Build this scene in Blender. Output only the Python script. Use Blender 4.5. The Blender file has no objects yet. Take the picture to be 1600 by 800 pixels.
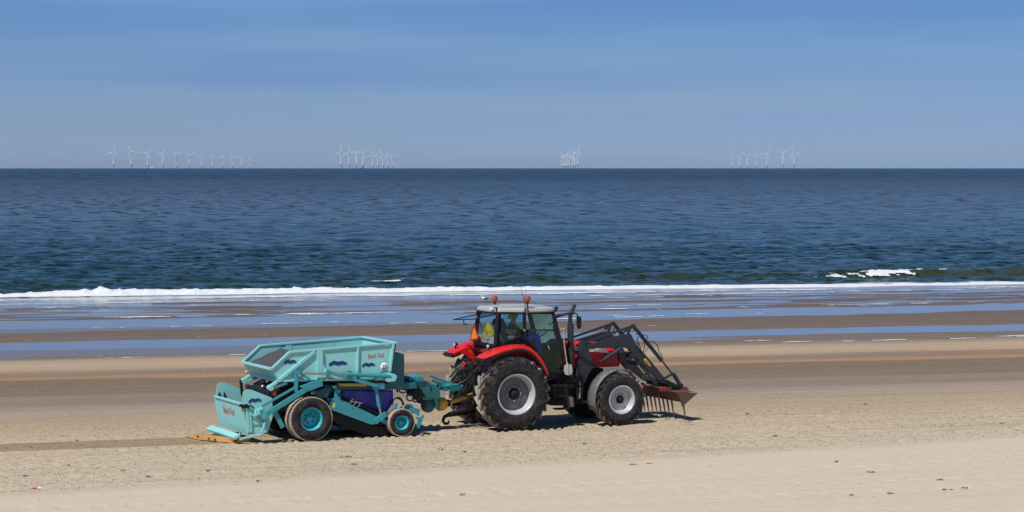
import bpy, bmesh, math, random
import numpy as np
from mathutils import Vector, Matrix
from math import sin, cos, tan, pi, radians as R
random.seed(7)
SC = bpy.context.scene
COL = SC.collection

# ------------------------------------------------------------ camera, world, sun, exposure
F = 3780.0; HC = 6.62; PITCH = math.atan(143 / F)
cam = bpy.data.cameras.new('camera'); cam.sensor_width = 36; cam.lens = 36 * F / 1600
cam.clip_start = 0.5; cam.clip_end = 60000
co = bpy.data.objects.new('camera', cam); COL.objects.link(co)
co.location = (0, 0, HC); co.rotation_euler = (pi / 2 - PITCH, 0, 0)
SC.camera = co
SUN_EL = R(54); SUN_AZ = R(37)                   # sun behind the camera, to its left
w = bpy.data.worlds.new('World'); SC.world = w; w.use_nodes = True
nt = w.node_tree; nt.nodes.clear()
out = nt.nodes.new('ShaderNodeOutputWorld'); bg = nt.nodes.new('ShaderNodeBackground')
sky = nt.nodes.new('ShaderNodeTexSky'); sky.sky_type = 'NISHITA'; sky.sun_disc = False
sky.sun_elevation = SUN_EL; sky.sun_rotation = pi + SUN_AZ
sky.air_density = 1.0; sky.dust_density = 0.6; sky.ozone_density = 1.6; sky.altitude = 0
# thin high veil: tints the Nishita sky bluer above the grey sea air, with faint wide streaks
tc = nt.nodes.new('ShaderNodeTexCoord'); sx = nt.nodes.new('ShaderNodeSeparateXYZ')
nt.links.new(tc.outputs['Generated'], sx.inputs[0])
rp = nt.nodes.new('ShaderNodeValToRGB'); els = rp.color_ramp.elements
mp = nt.nodes.new('ShaderNodeMapRange'); mp.inputs['From Min'].default_value = -0.01; mp.inputs['From Max'].default_value = 0.19
nt.links.new(sx.outputs['Z'], mp.inputs['Value']); nt.links.new(mp.outputs[0], rp.inputs[0])
K = 0.96
def rc(r, g, b_): return (r * K, g * K, b_ * K, 1)
els[0].position = 0.0; els[0].color = rc(.49, .77, 1.50)
els[1].position = 1.0; els[1].color = rc(.27, .46, .74)
for p_, c_ in ((.072, (.49, .76, 1.48)), (.152, (.37, .60, 1.26)), (.23, (.295, .50, 1.07)), (.31, (.268, .465, .97)), (.383, (.255, .445, .92))):
    e = els.new(p_); e.color = rc(*c_)
mpg = nt.nodes.new('ShaderNodeMapping'); mpg.inputs['Scale'].default_value = (3.0, 3.0, 42.0)
mpg.inputs['Rotation'].default_value = (0, R(-3), 0)
nz = nt.nodes.new('ShaderNodeTexNoise'); nz.inputs['Scale'].default_value = 1.3; nz.inputs['Detail'].default_value = 4
nt.links.new(tc.outputs['Generated'], mpg.inputs[0]); nt.links.new(mpg.outputs[0], nz.inputs['Vector'])
nr = nt.nodes.new('ShaderNodeMapRange'); nr.inputs['From Min'].default_value = 0.35; nr.inputs['From Max'].default_value = 0.7
nr.inputs['To Min'].default_value = 0.0; nr.inputs['To Max'].default_value = 0.6
nt.links.new(nz.outputs[0], nr.inputs['Value'])
m1 = nt.nodes.new('ShaderNodeMix'); m1.data_type = 'RGBA'; m1.blend_type = 'MULTIPLY'; m1.inputs[0].default_value = 1
nt.links.new(sky.outputs[0], m1.inputs[6]); nt.links.new(rp.outputs[0], m1.inputs[7])
m2 = nt.nodes.new('ShaderNodeMix'); m2.data_type = 'RGBA'; m2.blend_type = 'MIX'
vs = nt.nodes.new('ShaderNodeMix'); vs.data_type = 'RGBA'; vs.blend_type = 'MULTIPLY'; vs.inputs[0].default_value = 1
nt.links.new(sky.outputs[0], vs.inputs[6]); vs.inputs[7].default_value = (0.45, 0.62, 1.05, 1)
nt.links.new(nr.outputs[0], m2.inputs[0]); nt.links.new(m1.outputs[2], m2.inputs[6]); nt.links.new(vs.outputs[2], m2.inputs[7])
bg.inputs['Strength'].default_value = 0.1
nt.links.new(m2.outputs[2], bg.inputs['Color']); nt.links.new(bg.outputs[0], out.inputs[0])
sun = bpy.data.lights.new('sun', 'SUN'); sun.energy = 4.7; sun.angle = R(0.53); sun.color = (1, 0.95, 0.88)
so = bpy.data.objects.new('sun', sun); COL.objects.link(so)
sdir = Vector((-sin(SUN_AZ) * cos(SUN_EL), -cos(SUN_AZ) * cos(SUN_EL), sin(SUN_EL)))
so.rotation_euler = sdir.to_track_quat('Z', 'Y').to_euler(); so.location = sdir * 80
SC.view_settings.view_transform = 'Standard'; SC.view_settings.look = 'None'
SC.view_settings.exposure = 0.0; SC.view_settings.gamma = 1
SC.cycles.max_bounces = 8; SC.cycles.transparent_max_bounces = 12
SC.cycles.caustics_reflective = False; SC.cycles.caustics_refractive = False

# ------------------------------------------------------------ measuring helpers
def ray(px, py):
    x = (px - 800) / F; u = -(py - 400) / F
    return Vector((x, cos(PITCH) + u * sin(PITCH), -sin(PITCH) + u * cos(PITCH)))
def ground(px, py, z=0.0):
    d = ray(px, py); k = (z - HC) / d.z
    return Vector((d.x * k, d.y * k, z))
TH = R(24.5); O = Vector((-0.39, 61.14, 0.0))
RT = Matrix.Rotation(TH, 3, 'Z'); RI = RT.transposed()
CL = RI @ (Vector((0, 0, HC)) - O)
def Q(px, py, y):                                 # point of the vehicles' own frame, on the lengthwise plane y
    d = RI @ ray(px, py); k = (y - CL.y) / d.y
    p = CL + d * k
    return Vector((p.x, y, p.z))
def QX(px, py, x):                                # the same on the crosswise plane x
    d = RI @ ray(px, py); k = (x - CL.x) / d.x
    p = CL + d * k
    return Vector((x, p.y, p.z))

# ------------------------------------------------------------ value noise
def vnoise(x, y, seed=0):
    xi = np.floor(x).astype(np.int64); yi = np.floor(y).astype(np.int64)
    fx = x - xi; fy = y - yi
    fx = fx * fx * (3 - 2 * fx); fy = fy * fy * (3 - 2 * fy)
    def h(a, b):
        n = (a * 374761393 + b * 668265263 + seed * 1442695041) & 0x7fffffff
        n = ((n ^ (n >> 13)) * 1274126177) & 0x7fffffff
        n = ((n ^ (n >> 16)) * 362437) & 0x7fffffff
        return (n & 0xffff) / 65535.0
    return ((h(xi, yi) * (1 - fx) + h(xi + 1, yi) * fx) * (1 - fy) + (h(xi, yi + 1) * (1 - fx) + h(xi + 1, yi + 1) * fx) * fy) * 2 - 1
def fbm(x, y, o=4, seed=0):
    s = 0; a = 1; t = 0
    for i in range(o):
        s = s + a * vnoise(x, y, seed + i * 17); t += a; a *= .5; x = x * 2.03 + 3.1; y = y * 2.03 + 1.7
    return s / t
def sst(a, b, x):
    t = np.clip((x - a) / (b - a), 0, 1); return t * t * (3 - 2 * t)

# ------------------------------------------------------------ materials
def mat(name, col, rough=0.5, metal=0.0, var=0.12, scale=6.0, dust=0.0, dustcol=(0.42, 0.35, 0.27), spec=0.5, coat=0.0, bump=0.0, bscale=40.0, streak=0.0):
    m = bpy.data.materials.new(name); m.use_nodes = True
    n = m.node_tree.nodes; l = m.node_tree.links; b = n['Principled BSDF']
    b.inputs['Roughness'].default_value = rough; b.inputs['Metallic'].default_value = metal
    b.inputs['Specular IOR Level'].default_value = spec; b.inputs['Coat Weight'].default_value = coat
    t = n.new('ShaderNodeTexCoord')
    nn = n.new('ShaderNodeTexNoise'); nn.inputs['Scale'].default_value = scale; nn.inputs['Detail'].default_value = 5
    l.new(t.outputs['Object'], nn.inputs['Vector'])
    mx = n.new('ShaderNodeMix'); mx.data_type = 'RGBA'
    mx.inputs[6].default_value = tuple(c * (1 - var) for c in col) + (1,)
    mx.inputs[7].default_value = tuple(min(1, c * (1 + var)) for c in col) + (1,)
    l.new(nn.outputs[0], mx.inputs[0]); last = mx.outputs[2]
    if dust > 0:
        n2 = n.new('ShaderNodeTexNoise'); n2.inputs['Scale'].default_value = scale * 1.7; n2.inputs['Detail'].default_value = 6; n2.inputs['Roughness'].default_value = .7
        l.new(t.outputs['Object'], n2.inputs['Vector'])
        r2 = n.new('ShaderNodeMapRange'); r2.inputs['From Min'].default_value = .62 - .45 * dust; r2.inputs['From Max'].default_value = .80 - .30 * dust
        r2.inputs['To Max'].default_value = min(1, .35 + dust * .6)
        l.new(n2.outputs[0], r2.inputs['Value'])
        m2_ = n.new('ShaderNodeMix'); m2_.data_type = 'RGBA'; m2_.inputs[7].default_value = tuple(dustcol) + (1,)
        l.new(r2.outputs[0], m2_.inputs[0]); l.new(last, m2_.inputs[6]); last = m2_.outputs[2]
        r3 = n.new('ShaderNodeMapRange'); r3.inputs['To Min'].default_value = rough; r3.inputs['To Max'].default_value = .9
        l.new(r2.outputs[0], r3.inputs['Value']); l.new(r3.outputs[0], b.inputs['Roughness'])
    l.new(last, b.inputs['Base Color'])
    if bump > 0:
        n3 = n.new('ShaderNodeTexNoise'); n3.inputs['Scale'].default_value = bscale; n3.inputs['Detail'].default_value = 4
        l.new(t.outputs['Object'], n3.inputs['Vector'])
        bp = n.new('ShaderNodeBump'); bp.inputs['Strength'].default_value = bump; bp.inputs['Distance'].default_value = .02
        l.new(n3.outputs[0], bp.inputs['Height']); l.new(bp.outputs[0], b.inputs['Normal'])
    return m
SANDK = (0.42, 0.35, 0.27)
M = dict(
 red=mat('red_paint', (0.66, 0.014, 0.012), .42, var=.1, dust=.14, coat=.12, spec=.35),
 red2=mat('dark_grille_red', (0.40, 0.012, 0.012), .5, var=.1, dust=.1),  # the grille's own red, deeper than the hood paint
 redold=mat('worn_red_paint', (0.20, 0.018, 0.014), .5, var=.2, dust=.2),
 rust=mat('rusty_brown_steel', (0.105, 0.052, 0.038), .75, var=.35, scale=9, dust=.15, dustcol=(.2, .12, .08), bump=.3),
 tine=mat('tine_steel', (0.07, 0.055, 0.05), .5, var=.3, dust=.25),
 black=mat('black_plastic', (0.008, 0.0085, 0.010), .5, var=.2, dust=.0, spec=.35),
 dark=mat('dark_machine_steel', (0.011, 0.0105, 0.0105), .6, var=.5, scale=9, dust=.12, dustcol=(.12, .10, .08), spec=.3),
 loader=mat('anthracite_loader_paint', (0.024, 0.029, 0.036), .42, var=.15, dust=.06, dustcol=(.16, .14, .12), spec=.4),
 rubber=mat('tyre_rubber', (0.017, 0.0175, 0.019), .8, var=.3, scale=4, dust=.32, dustcol=(.12, .105, .085), spec=.25),
 lug=mat('dusty_lug_rubber', (0.10, 0.092, 0.08), .9, var=.4, scale=5, dust=.9, dustcol=(.40, .345, .28)),
 tread=mat('sand_covered_tread', (0.30, 0.25, 0.20), .95, var=.25, scale=8, dust=.9, dustcol=(.48, .40, .31), bump=.5, bscale=30),
 rimteal=mat('bright_turquoise_rim', (0.045, 0.40, 0.47), .35, var=.06, dust=.05),
 rim=mat('silver_rim_paint', (0.47, 0.48, 0.50), .4, metal=.15, var=.08, dust=.10),
 rimgrey=mat('grey_rim_disc', (0.115, 0.13, 0.15), .5, var=.1, dust=.1),
 roof=mat('light_grey_roof', (0.37, 0.38, 0.365), .45, var=.06, dust=.12),
 greyfender=mat('grey_plastic_fender', (0.11, 0.115, 0.12), .5, var=.12, dust=.2),
 teal=mat('pale_turquoise_paint', (0.26, 0.605, 0.585), .45, var=.07, scale=2.2, dust=.20, dustcol=(.30, .42, .38)),
 tealin=mat('scuffed_turquoise_paint', (0.27, 0.60, 0.575), .6, var=.12, scale=2.2, dust=.38, dustcol=(.30, .36, .33)),
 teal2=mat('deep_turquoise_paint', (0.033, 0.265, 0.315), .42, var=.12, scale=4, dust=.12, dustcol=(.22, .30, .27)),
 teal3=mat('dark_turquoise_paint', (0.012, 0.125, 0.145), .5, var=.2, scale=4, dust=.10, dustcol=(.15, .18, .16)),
 blue=mat('blue_tarpaulin', (0.022, 0.035, 0.30), .5, var=.25, scale=4, dust=.12, dustcol=(.25, .22, .2), bump=.3, bscale=8),
 navy=mat('navy_print', (0.008, 0.018, 0.14), .45), cyan=mat('sea_blue_print', (0.008, 0.10, 0.22), .45),
 redprint=mat('red_print', (0.50, 0.03, 0.04), .5), white=mat('white_print', (0.78, 0.78, 0.76), .5, var=.03),
 ink=mat('black_print', (0.015, 0.015, 0.015), .5),
 yellow=mat('yellow_paint', (0.62, 0.42, 0.035), .5, var=.15, dust=.25), sticker=mat('yellow_sticker', (0.70, 0.48, 0.03), .5),
 orange=mat('orange_rubber', (0.42, 0.20, 0.05), .7, var=.25, scale=5, dust=.3, dustcol=(.40, .30, .19)),
 steel=mat('bare_steel', (0.45, 0.44, 0.43), .3, metal=.8, var=.1, dust=.15),
 wood=mat('worn_wood', (0.42, 0.28, 0.16), .7, var=.2),
 blade=mat('shovel_blade_metal', (0.55, 0.53, 0.53), .45, metal=.3, var=.1, dust=.2),
 hose=mat('black_hose', (0.012, 0.012, 0.013), .4),
 seat=mat('dark_seat_cloth', (0.035, 0.05, 0.065), .9), consol=mat('grey_console', (0.22, 0.24, 0.24), .6),
 hivis=mat('yellow_high_visibility_cloth', (0.24, 0.21, 0.012), .8, var=.6, scale=9, bump=1.0, bscale=9, dust=.25, dustcol=(.25, .14, .05)),
 dirt=mat('dark_wet_rubbish_sand', (0.055, 0.055, 0.06), .9, var=.4, scale=14, bump=.6, bscale=25),
 smvo=mat('fluorescent_orange_reflector', (1.0, 0.30, 0.015), .5), smvr=mat('red_reflector', (0.45, 0.02, 0.01), .4),
 lampred=mat('red_lamp_plastic', (0.35, 0.02, 0.015), .3),
 lens=mat('lamp_glass', (0.55, 0.56, 0.55), .15, metal=.3),
 skin=mat('skin', (0.45, 0.26, 0.18), .6), jacket=mat('dark_jacket_cloth', (0.02, 0.035, 0.05), .9), trouser=mat('blue_work_cloth', (0.01, 0.07, 0.62), .8),
 hair=mat('dark_hair', (0.03, 0.02, 0.015), .7),
 turb=mat('turbine_white', (0.66, 0.69, 0.72), .5, var=.02, scale=.05), turbf=mat('turbine_foundation', (0.42, 0.37, 0.32), .6, var=.05), turbd=mat('turbine_platform', (0.16, 0.17, 0.19), .6),
 gull=mat('white_feathers', (0.8, 0.8, 0.78), .8, var=.03), gullg=mat('dark_wing_feathers', (0.05, 0.055, 0.06), .8),
 weedgrit=mat('dry_weed_flecks', (0.11, 0.09, 0.065), .8, var=.5),
 weed=mat('dark_seaweed', (0.03, 0.026, 0.018), .7, var=.4), pink=mat('faded_red_plastic', (0.6, 0.16, 0.14), .6), shell=mat('pale_shell', (0.75, 0.70, 0.62), .6),
)
def beacon_mat():
    m = bpy.data.materials.new('amber_beacon'); m.use_nodes = True; b = m.node_tree.nodes['Principled BSDF']
    b.inputs['Base Color'].default_value = (0.36, 0.055, 0.005, 1); b.inputs['Roughness'].default_value = .12; b.inputs['Coat Weight'].default_value = .6
    
    return m
M['amber'] = beacon_mat()
def glass_mat(name, col, alpha):
    m = bpy.data.materials.new(name); m.use_nodes = True; n = m.node_tree.nodes; l = m.node_tree.links
    n.remove(n['Principled BSDF']); o = n['Material Output']
    tr = n.new('ShaderNodeBsdfTransparent'); tr.inputs[0].default_value = col + (1,)
    gl = n.new('ShaderNodeBsdfGlossy'); gl.inputs['Roughness'].default_value = .02; gl.inputs[0].default_value = (.9, 1, 1, 1)
    fr = n.new('ShaderNodeFresnel'); fr.inputs[0].default_value = 1.33
    mx = n.new('ShaderNodeMixShader'); l.new(fr.outputs[0], mx.inputs[0]); l.new(tr.outputs[0], mx.inputs[1]); l.new(gl.outputs[0], mx.inputs[2])
    l.new(mx.outputs[0], o.inputs[0]); return m
M['glass'] = glass_mat('tinted_cab_glass', (0.70, 0.86, 0.89), 1)
M['glass2'] = glass_mat('clear_rear_glass', (0.80, 0.88, 0.88), 1)

# ------------------------------------------------------------ mesh builder
class B:
    def __init__(s): s.v = []; s.f = []; s.sm = []
    def add(s, vs, fs, smooth=False):
        k = len(s.v); s.v += [tuple(v) for v in vs]
        for f in fs: s.f.append(tuple(i + k for i in f)); s.sm.append(smooth)
    def box(s, c, size, rot=None):
        hx, hy, hz = size[0] / 2, size[1] / 2, size[2] / 2
        vs = [Vector((a * hx, b * hy, d * hz)) for a in (-1, 1) for b in (-1, 1) for d in (-1, 1)]
        if rot is not None: vs = [rot @ v for v in vs]
        vs = [v + Vector(c) for v in vs]
        s.add(vs, [(0, 1, 3, 2), (4, 6, 7, 5), (0, 4, 5, 1), (2, 3, 7, 6), (0, 2, 6, 4), (1, 5, 7, 3)])
    def prism(s, pts, dy):                        # closed outline of 3D points, pushed by dy (a Vector or a y distance)
        d = Vector((0, dy, 0)) if not isinstance(dy, Vector) else dy
        n = len(pts); a = [Vector(p) for p in pts]; b = [p + d for p in a]
        s.add(a + b, [tuple(range(n))[::-1], tuple(range(n, 2 * n))] + [(i, (i + 1) % n, n + (i + 1) % n, n + i) for i in range(n)])
    def bar(s, a, b, w, h=None, up=Vector((0, 0, 1))):   # rectangular bar: w across (y), h in the plane
        a = Vector(a); b = Vector(b); h = w if h is None else h; d = (b - a).normalized()
        sd = d.cross(up)
        if sd.length < 1e-3: sd = Vector((0, 1, 0))
        sd.normalize(); u = sd.cross(d)
        vs = [p + sd * (i * w / 2) + u * (j * h / 2) for p in (a, b) for i, j in ((-1, -1), (1, -1), (1, 1), (-1, 1))]
        s.add(vs, [(3, 2, 1, 0), (4, 5, 6, 7)] + [(i, (i + 1) % 4, 4 + (i + 1) % 4, 4 + i) for i in range(4)])
    def tube(s, pts, r, n=10, cap=True):
        pts = [Vector(p) for p in pts]; rr = r if isinstance(r, (list, tuple)) else [r] * len(pts); rings = []
        ref = None
        for i, p in enumerate(pts):
            d = (pts[min(i + 1, len(pts) - 1)] - pts[max(i - 1, 0)]).normalized()
            if ref is None: ref = Vector((0, 0, 1)) if abs(d.z) < .9 else Vector((1, 0, 0))
            sd = d.cross(ref).normalized(); u = sd.cross(d); ref = u
            rings.append([p + (sd * cos(2 * pi * k / n) + u * sin(2 * pi * k / n)) * rr[i] for k in range(n)])
        vs = [v for g in rings for v in g]; fs = []
        for i in range(len(pts) - 1):
            for k in range(n): fs.append((i * n + k, i * n + (k + 1) % n, (i + 1) * n + (k + 1) % n, (i + 1) * n + k))
        s.add(vs, fs, True)
        if cap: s.add(rings[0], [tuple(range(n))[::-1]]); s.add(rings[-1], [tuple(range(n))])
    def hose(s, pts, r, n=6):
        P_ = [Vector(p) for p in pts]; P_ = [P_[0]] + P_ + [P_[-1]]; o_ = []
        for i in range(1, len(P_) - 2):
            for k in range(5):
                t = k / 5; a, b_, c_, d_ = P_[i - 1:i + 3]
                o_.append(.5 * ((2 * b_) + (c_ - a) * t + (2 * a - 5 * b_ + 4 * c_ - d_) * t * t + (3 * b_ - a - 3 * c_ + d_) * t ** 3))
        s.tube(o_ + [P_[-1]], r, n)
    def lathe(s, prof, n=40, c=(0, 0, 0), axis='y', smooth=True, closed=False):   # prof: (radius, along)
        vs = []; fs = []; c = Vector(c)
        for r, a in prof:
            for k in range(n):
                t = 2 * pi * k / n
                if axis == 'y': p = Vector((r * cos(t), a, r * sin(t)))
                elif axis == 'z': p = Vector((r * cos(t), r * sin(t), a))
                else: p = Vector((a, r * cos(t), r * sin(t)))
                vs.append(p + c)
        m = len(prof)
        for i in range(m if closed else m - 1):
            j = (i + 1) % m
            for k in range(n): fs.append((i * n + k, i * n + (k + 1) % n, j * n + (k + 1) % n, j * n + k))
        s.add(vs, fs, smooth)
    def ball(s, c, r, n=12, sc=(1, 1, 1)):
        prof = [(max(1e-4, sin(pi * i / n)) * r, -cos(pi * i / n) * r) for i in range(n + 1)]
        k0 = len(s.v); s.lathe(prof, n * 2, (0, 0, 0), 'z')
        for i in range(k0, len(s.v)):
            v = s.v[i]; s.v[i] = (c[0] + v[0] * sc[0], c[1] + v[1] * sc[1], c[2] + v[2] * sc[2])
    def build(s, name, m, parent=None, bevel=0.0, loc=None, recalc=True):
        me = bpy.data.meshes.new(name); me.from_pydata(s.v, [], s.f)
        me.polygons.foreach_set('use_smooth', s.sm)
        if recalc:
            bm = bmesh.new(); bm.from_mesh(me); bmesh.ops.recalc_face_normals(bm, faces=bm.faces); bm.to_mesh(me); bm.free()
        me.materials.append(M[m] if isinstance(m, str) else m)
        o = bpy.data.objects.new(name, me); COL.objects.link(o)
        if parent: o.parent = parent
        if loc is not None: o.location = loc
        if bevel:
            md = o.modifiers.new('bevel', 'BEVEL'); md.width = bevel; md.segments = 2; md.limit_method = 'ANGLE'; md.angle_limit = R(35)
        return o
def thing(name, label, cat, loc=(0, 0, 0), rz=0, group=None):
    o = bpy.data.objects.new(name, None); COL.objects.link(o); o.location = loc; o.rotation_euler = (0, 0, rz); o.empty_display_size = .2
    return tag(o, label, cat, group)
def tag(o, label=None, cat=None, group=None, kind=None):
    for k, v in (('label', label), ('category', cat), ('group', group), ('kind', kind)):
        if v: o[k] = v
    return o
def copyof(o, parent, loc=None, rot=None, name=None):
    c = o.copy(); COL.objects.link(c); c.parent = parent
    if loc is not None: c.location = loc
    if rot is not None: c.rotation_euler = rot
    return c
def grid_mesh(name, X, Y, Z, m, keep=None):
    r, c = X.shape; me = bpy.data.meshes.new(name)
    co_ = np.stack([X, Y, Z], -1).reshape(-1, 3).astype(np.float32)
    idx = np.arange(r * c).reshape(r, c)
    q = np.stack([idx[:-1, :-1], idx[:-1, 1:], idx[1:, 1:], idx[1:, :-1]], -1).reshape(-1, 4)
    if keep is not None:
        q = q[keep.reshape(-1)]
        u, inv = np.unique(q, return_inverse=True); co_ = co_[u]; q = inv.reshape(-1, 4)
    me.vertices.add(len(co_)); me.vertices.foreach_set('co', co_.reshape(-1))
    me.loops.add(q.size); me.loops.foreach_set('vertex_index', q.reshape(-1).astype(np.int32))
    me.polygons.add(len(q)); me.polygons.foreach_set('loop_start', np.arange(0, q.size, 4, dtype=np.int32)); me.polygons.foreach_set('loop_total', np.full(len(q), 4, dtype=np.int32))
    me.polygons.foreach_set('use_smooth', np.ones(len(q), dtype=bool))
    me.update(calc_edges=True)
    me.materials.append(m); o = bpy.data.objects.new(name, me); COL.objects.link(o)
    return o

# ------------------------------------------------------------ node shortcuts for the setting
class N:
    def __init__(s, name):
        s.m = bpy.data.materials.new(name); s.m.use_nodes = True; s.n = s.m.node_tree.nodes; s.l = s.m.node_tree.links; s.b = s.n['Principled BSDF']
        g = s.n.new('ShaderNodeNewGeometry'); s.pos = g.outputs['Position']
        x = s.n.new('ShaderNodeSeparateXYZ'); s.l.new(s.pos, x.inputs[0]); s.x, s.y, s.z = x.outputs
    def put(s, sock, v):
        if isinstance(v, (int, float)): sock.default_value = v
        elif isinstance(v, tuple): sock.default_value = v if len(v) == 4 or sock.type == 'VECTOR' else v + (1,)
        else: s.l.new(v, sock)
    def math(s, op, a, b=0.0, clamp=False):
        n = s.n.new('ShaderNodeMath'); n.operation = op; n.use_clamp = clamp; s.put(n.inputs[0], a); s.put(n.inputs[1], b); return n.outputs[0]
    def rng(s, v, a, b, c=0.0, d=1.0, smooth=False):
        n = s.n.new('ShaderNodeMapRange'); s.put(n.inputs['Value'], v)
        if smooth: n.interpolation_type = 'SMOOTHSTEP'
        for k, q in zip(('From Min', 'From Max', 'To Min', 'To Max'), (a, b, c, d)): s.put(n.inputs[k], q)
        return n.outputs[0]
    def noise(s, scale, rot=0.0, detail=4, rough=.5, off=(0, 0, 0)):
        mpn = s.n.new('ShaderNodeMapping'); mpn.vector_type = 'TEXTURE'; mpn.inputs['Rotation'].default_value = (0, 0, rot)
        mpn.inputs['Scale'].default_value = tuple(1 / k for k in scale); mpn.inputs['Location'].default_value = off
        s.l.new(s.pos, mpn.inputs[0])
        n = s.n.new('ShaderNodeTexNoise'); n.inputs['Scale'].default_value = 1; n.inputs['Detail'].default_value = detail; n.inputs['Roughness'].default_value = rough
        s.l.new(mpn.outputs[0], n.inputs['Vector']); return n.outputs[0]
    def mix(s, f, a, b, mode='MIX'):
        n = s.n.new('ShaderNodeMix'); n.data_type = 'RGBA'; n.blend_type = mode; s.put(n.inputs[0], f); s.put(n.inputs[6], a); s.put(n.inputs[7], b); return n.outputs[2]
    def ramp(s, f, stops):
        n = s.n.new('ShaderNodeValToRGB'); s.put(n.inputs[0], f); el = n.color_ramp.elements
        el[0].position, el[0].color = stops[0][0], stops[0][1] + (1,); el[1].position, el[1].color = stops[-1][0], stops[-1][1] + (1,)
        for p, c in stops[1:-1]: q = el.new(p); q.color = c + (1,)
        return n.outputs[0]
    def bump(s, h, strength, dist, normal=None):
        n = s.n.new('ShaderNodeBump'); s.put(n.inputs['Strength'], strength); n.inputs['Distance'].default_value = dist; s.l.new(h, n.inputs['Height'])
        if normal: s.l.new(normal, n.inputs['Normal'])
        return n.outputs[0]

# ============================================================ THE SETTING
TILT = 0.29; CA = math.atan(TILT); WL = -1.15
def coast(al, v):                                 # fan grid: angle from the view axis and distance across the coast
    ta = np.tan(al); Y = v / (1 - TILT * ta); return Y * ta, Y
def lin(r, g, b, k=.80):
    f = lambda c: (c / 255 / 12.92 if c < 10 else ((c / 255 + .055) / 1.055) ** 2.4) * k
    return (f(r), f(g) * .995, f(b) * .955)

def ang(n_in, lo=.235, n_out=26, hi=1.05):
    a = np.linspace(-lo, lo, n_in); g = np.geomspace(lo, hi, n_out)[1:]
    return np.concatenate([-g[::-1], a, g])

def beach_height(X, Y):
    v = Y - TILT * X; u = X + TILT * Y
    z = np.interp(v, [0, 66, 70, 76, 83.5, 86, 96, 101.6], [0, 0, -.05, -.32, -.46, -.50, -.95, WL])
    z = z + np.where(v < 101.6, 0, 0)
    wob = 1.2 * fbm(u / 9, v / 60, 4, 5) + .35 * fbm(u / 2.2, v / 8, 3, 15)
    vv = v + wob
    barfar = 119.2 + .094 * X
    # beyond the edge: shallow near pool, bar, far pool, swash flats, then the sea bed
    zb = np.interp(vv, [101.6, 103.2, 105.5, 109.2, 110.8], [0, -.006, -.05, -.05, .0]) + np.interp(vv, [101.7, 102.4, 104.0, 106.2, 107.4], [0, .035, .052, .078, 0]) * sst(-4, 14, X)
    zb = np.where(vv > 110.8, np.minimum((vv - 110.8) * .02, np.maximum(barfar - vv, -3) * .02).clip(-.05, .05), zb)
    flats = np.interp(vv, [125.0, 127, 140, 147, 152, 400], [-.05, .0015, -.002, -.03, -.25, -6])
    zb = np.where(vv > 125.0, flats, zb)
    an = fbm(u / 7.5, v / 1.5, 4, 11); an2 = fbm(u / 2.2, v / .6, 3, 31)
    zz = WL + zb + (an * .018 + an2 * .009) * sst(101.3, 102.5, vv)
    z = np.where(v > 101.6, zz, z)
    z = z + sst(70, 76, v) * (1 - sst(99, 101.6, v)) * (.02 * fbm(u / 6, v / 2, 3, 41))
    # the trampled and drained upper beach
    k = sst(54, 55, v) * (1 - sst(64, 68, v))
    edge = Y - (53.2 + .46 * X + .5 * fbm(X / 5, Y / 9, 3, 3))
    rough = sst(-.15, .25, edge) * (1 - sst(61.5, 66, v))
    trk = np.abs(Y - (58.06 + .34 * (X + 7.06))); ontrk = (1 - sst(.75, .95, trk)) * (1 - sst(-6.6, -5.6, X))
    n1 = fbm(u / .55, v / .45, 4, 71); n2 = fbm(u / .22, v / .22, 2, 91)
    pits = np.clip(vnoise(u / .42, v / .34, 123) - .35, 0, 1)
    z = z + rough * (1 - ontrk) * (.012 * n1 + .008 * n2 - .045 * pits)
    z = z + ontrk * (-.012 + .006 * np.sin((Y - .34 * X) * 19))
    # wheel ruts the machines leave beside and behind them
    ly = -(X - O.x) * sin(TH) + (Y - O.y) * cos(TH); lx = (X - O.x) * cos(TH) + (Y - O.y) * sin(TH)
    for c_, hw in ((-1.0, .3), (1.0, .3)):
        rt = (1 - sst(hw - .04, hw + .05, np.abs(ly - c_))) * (1 - sst(2.7, 3.1, lx)) * sst(-9, -5, lx)
        z = z - rt * (.02 + .018 * np.sign(np.sin(lx * 28 + np.abs(ly - c_) * 14)))
    # pale dune apron in the foreground
    sft = sst(0, 1.2, -edge) 
    z = z + np.clip(-edge, 0, 60) * .022 + sft * (.035 + .02 * fbm(X / 3, Y / 2.2, 3, 55) + .003 * fbm(X / .4, Y / .25, 2, 8))
    z = z + np.where(Y < 42, 4.2 * ((42 - np.clip(Y, -20, 42)) / 42) ** 2, 0)
    # old tyre prints crossing the apron
    for (x0, y0, x1, y1) in ((720, 781, 1590, 722), (1010, 803, 1600, 776), (-30, 805, 560, 789)):
        a = ground(x0, y0); b = ground(x1, y1); dx, dy = b.x - a.x, b.y - a.y; L = math.hypot(dx, dy); dx /= L; dy /= L
        s_ = (X - a.x) * dx + (Y - a.y) * dy; d_ = np.abs(-(X - a.x) * dy + (Y - a.y) * dx)
        z = z - sft * (1 - sst(.10, .42, d_)) * (.006 + .014 * sst(-.2, .8, np.sin(s_ * 9.5 + 1.2 * fbm(s_ * .7, d_, 2, 6)))) * sst(-3, 0, s_)
    return z

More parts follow.
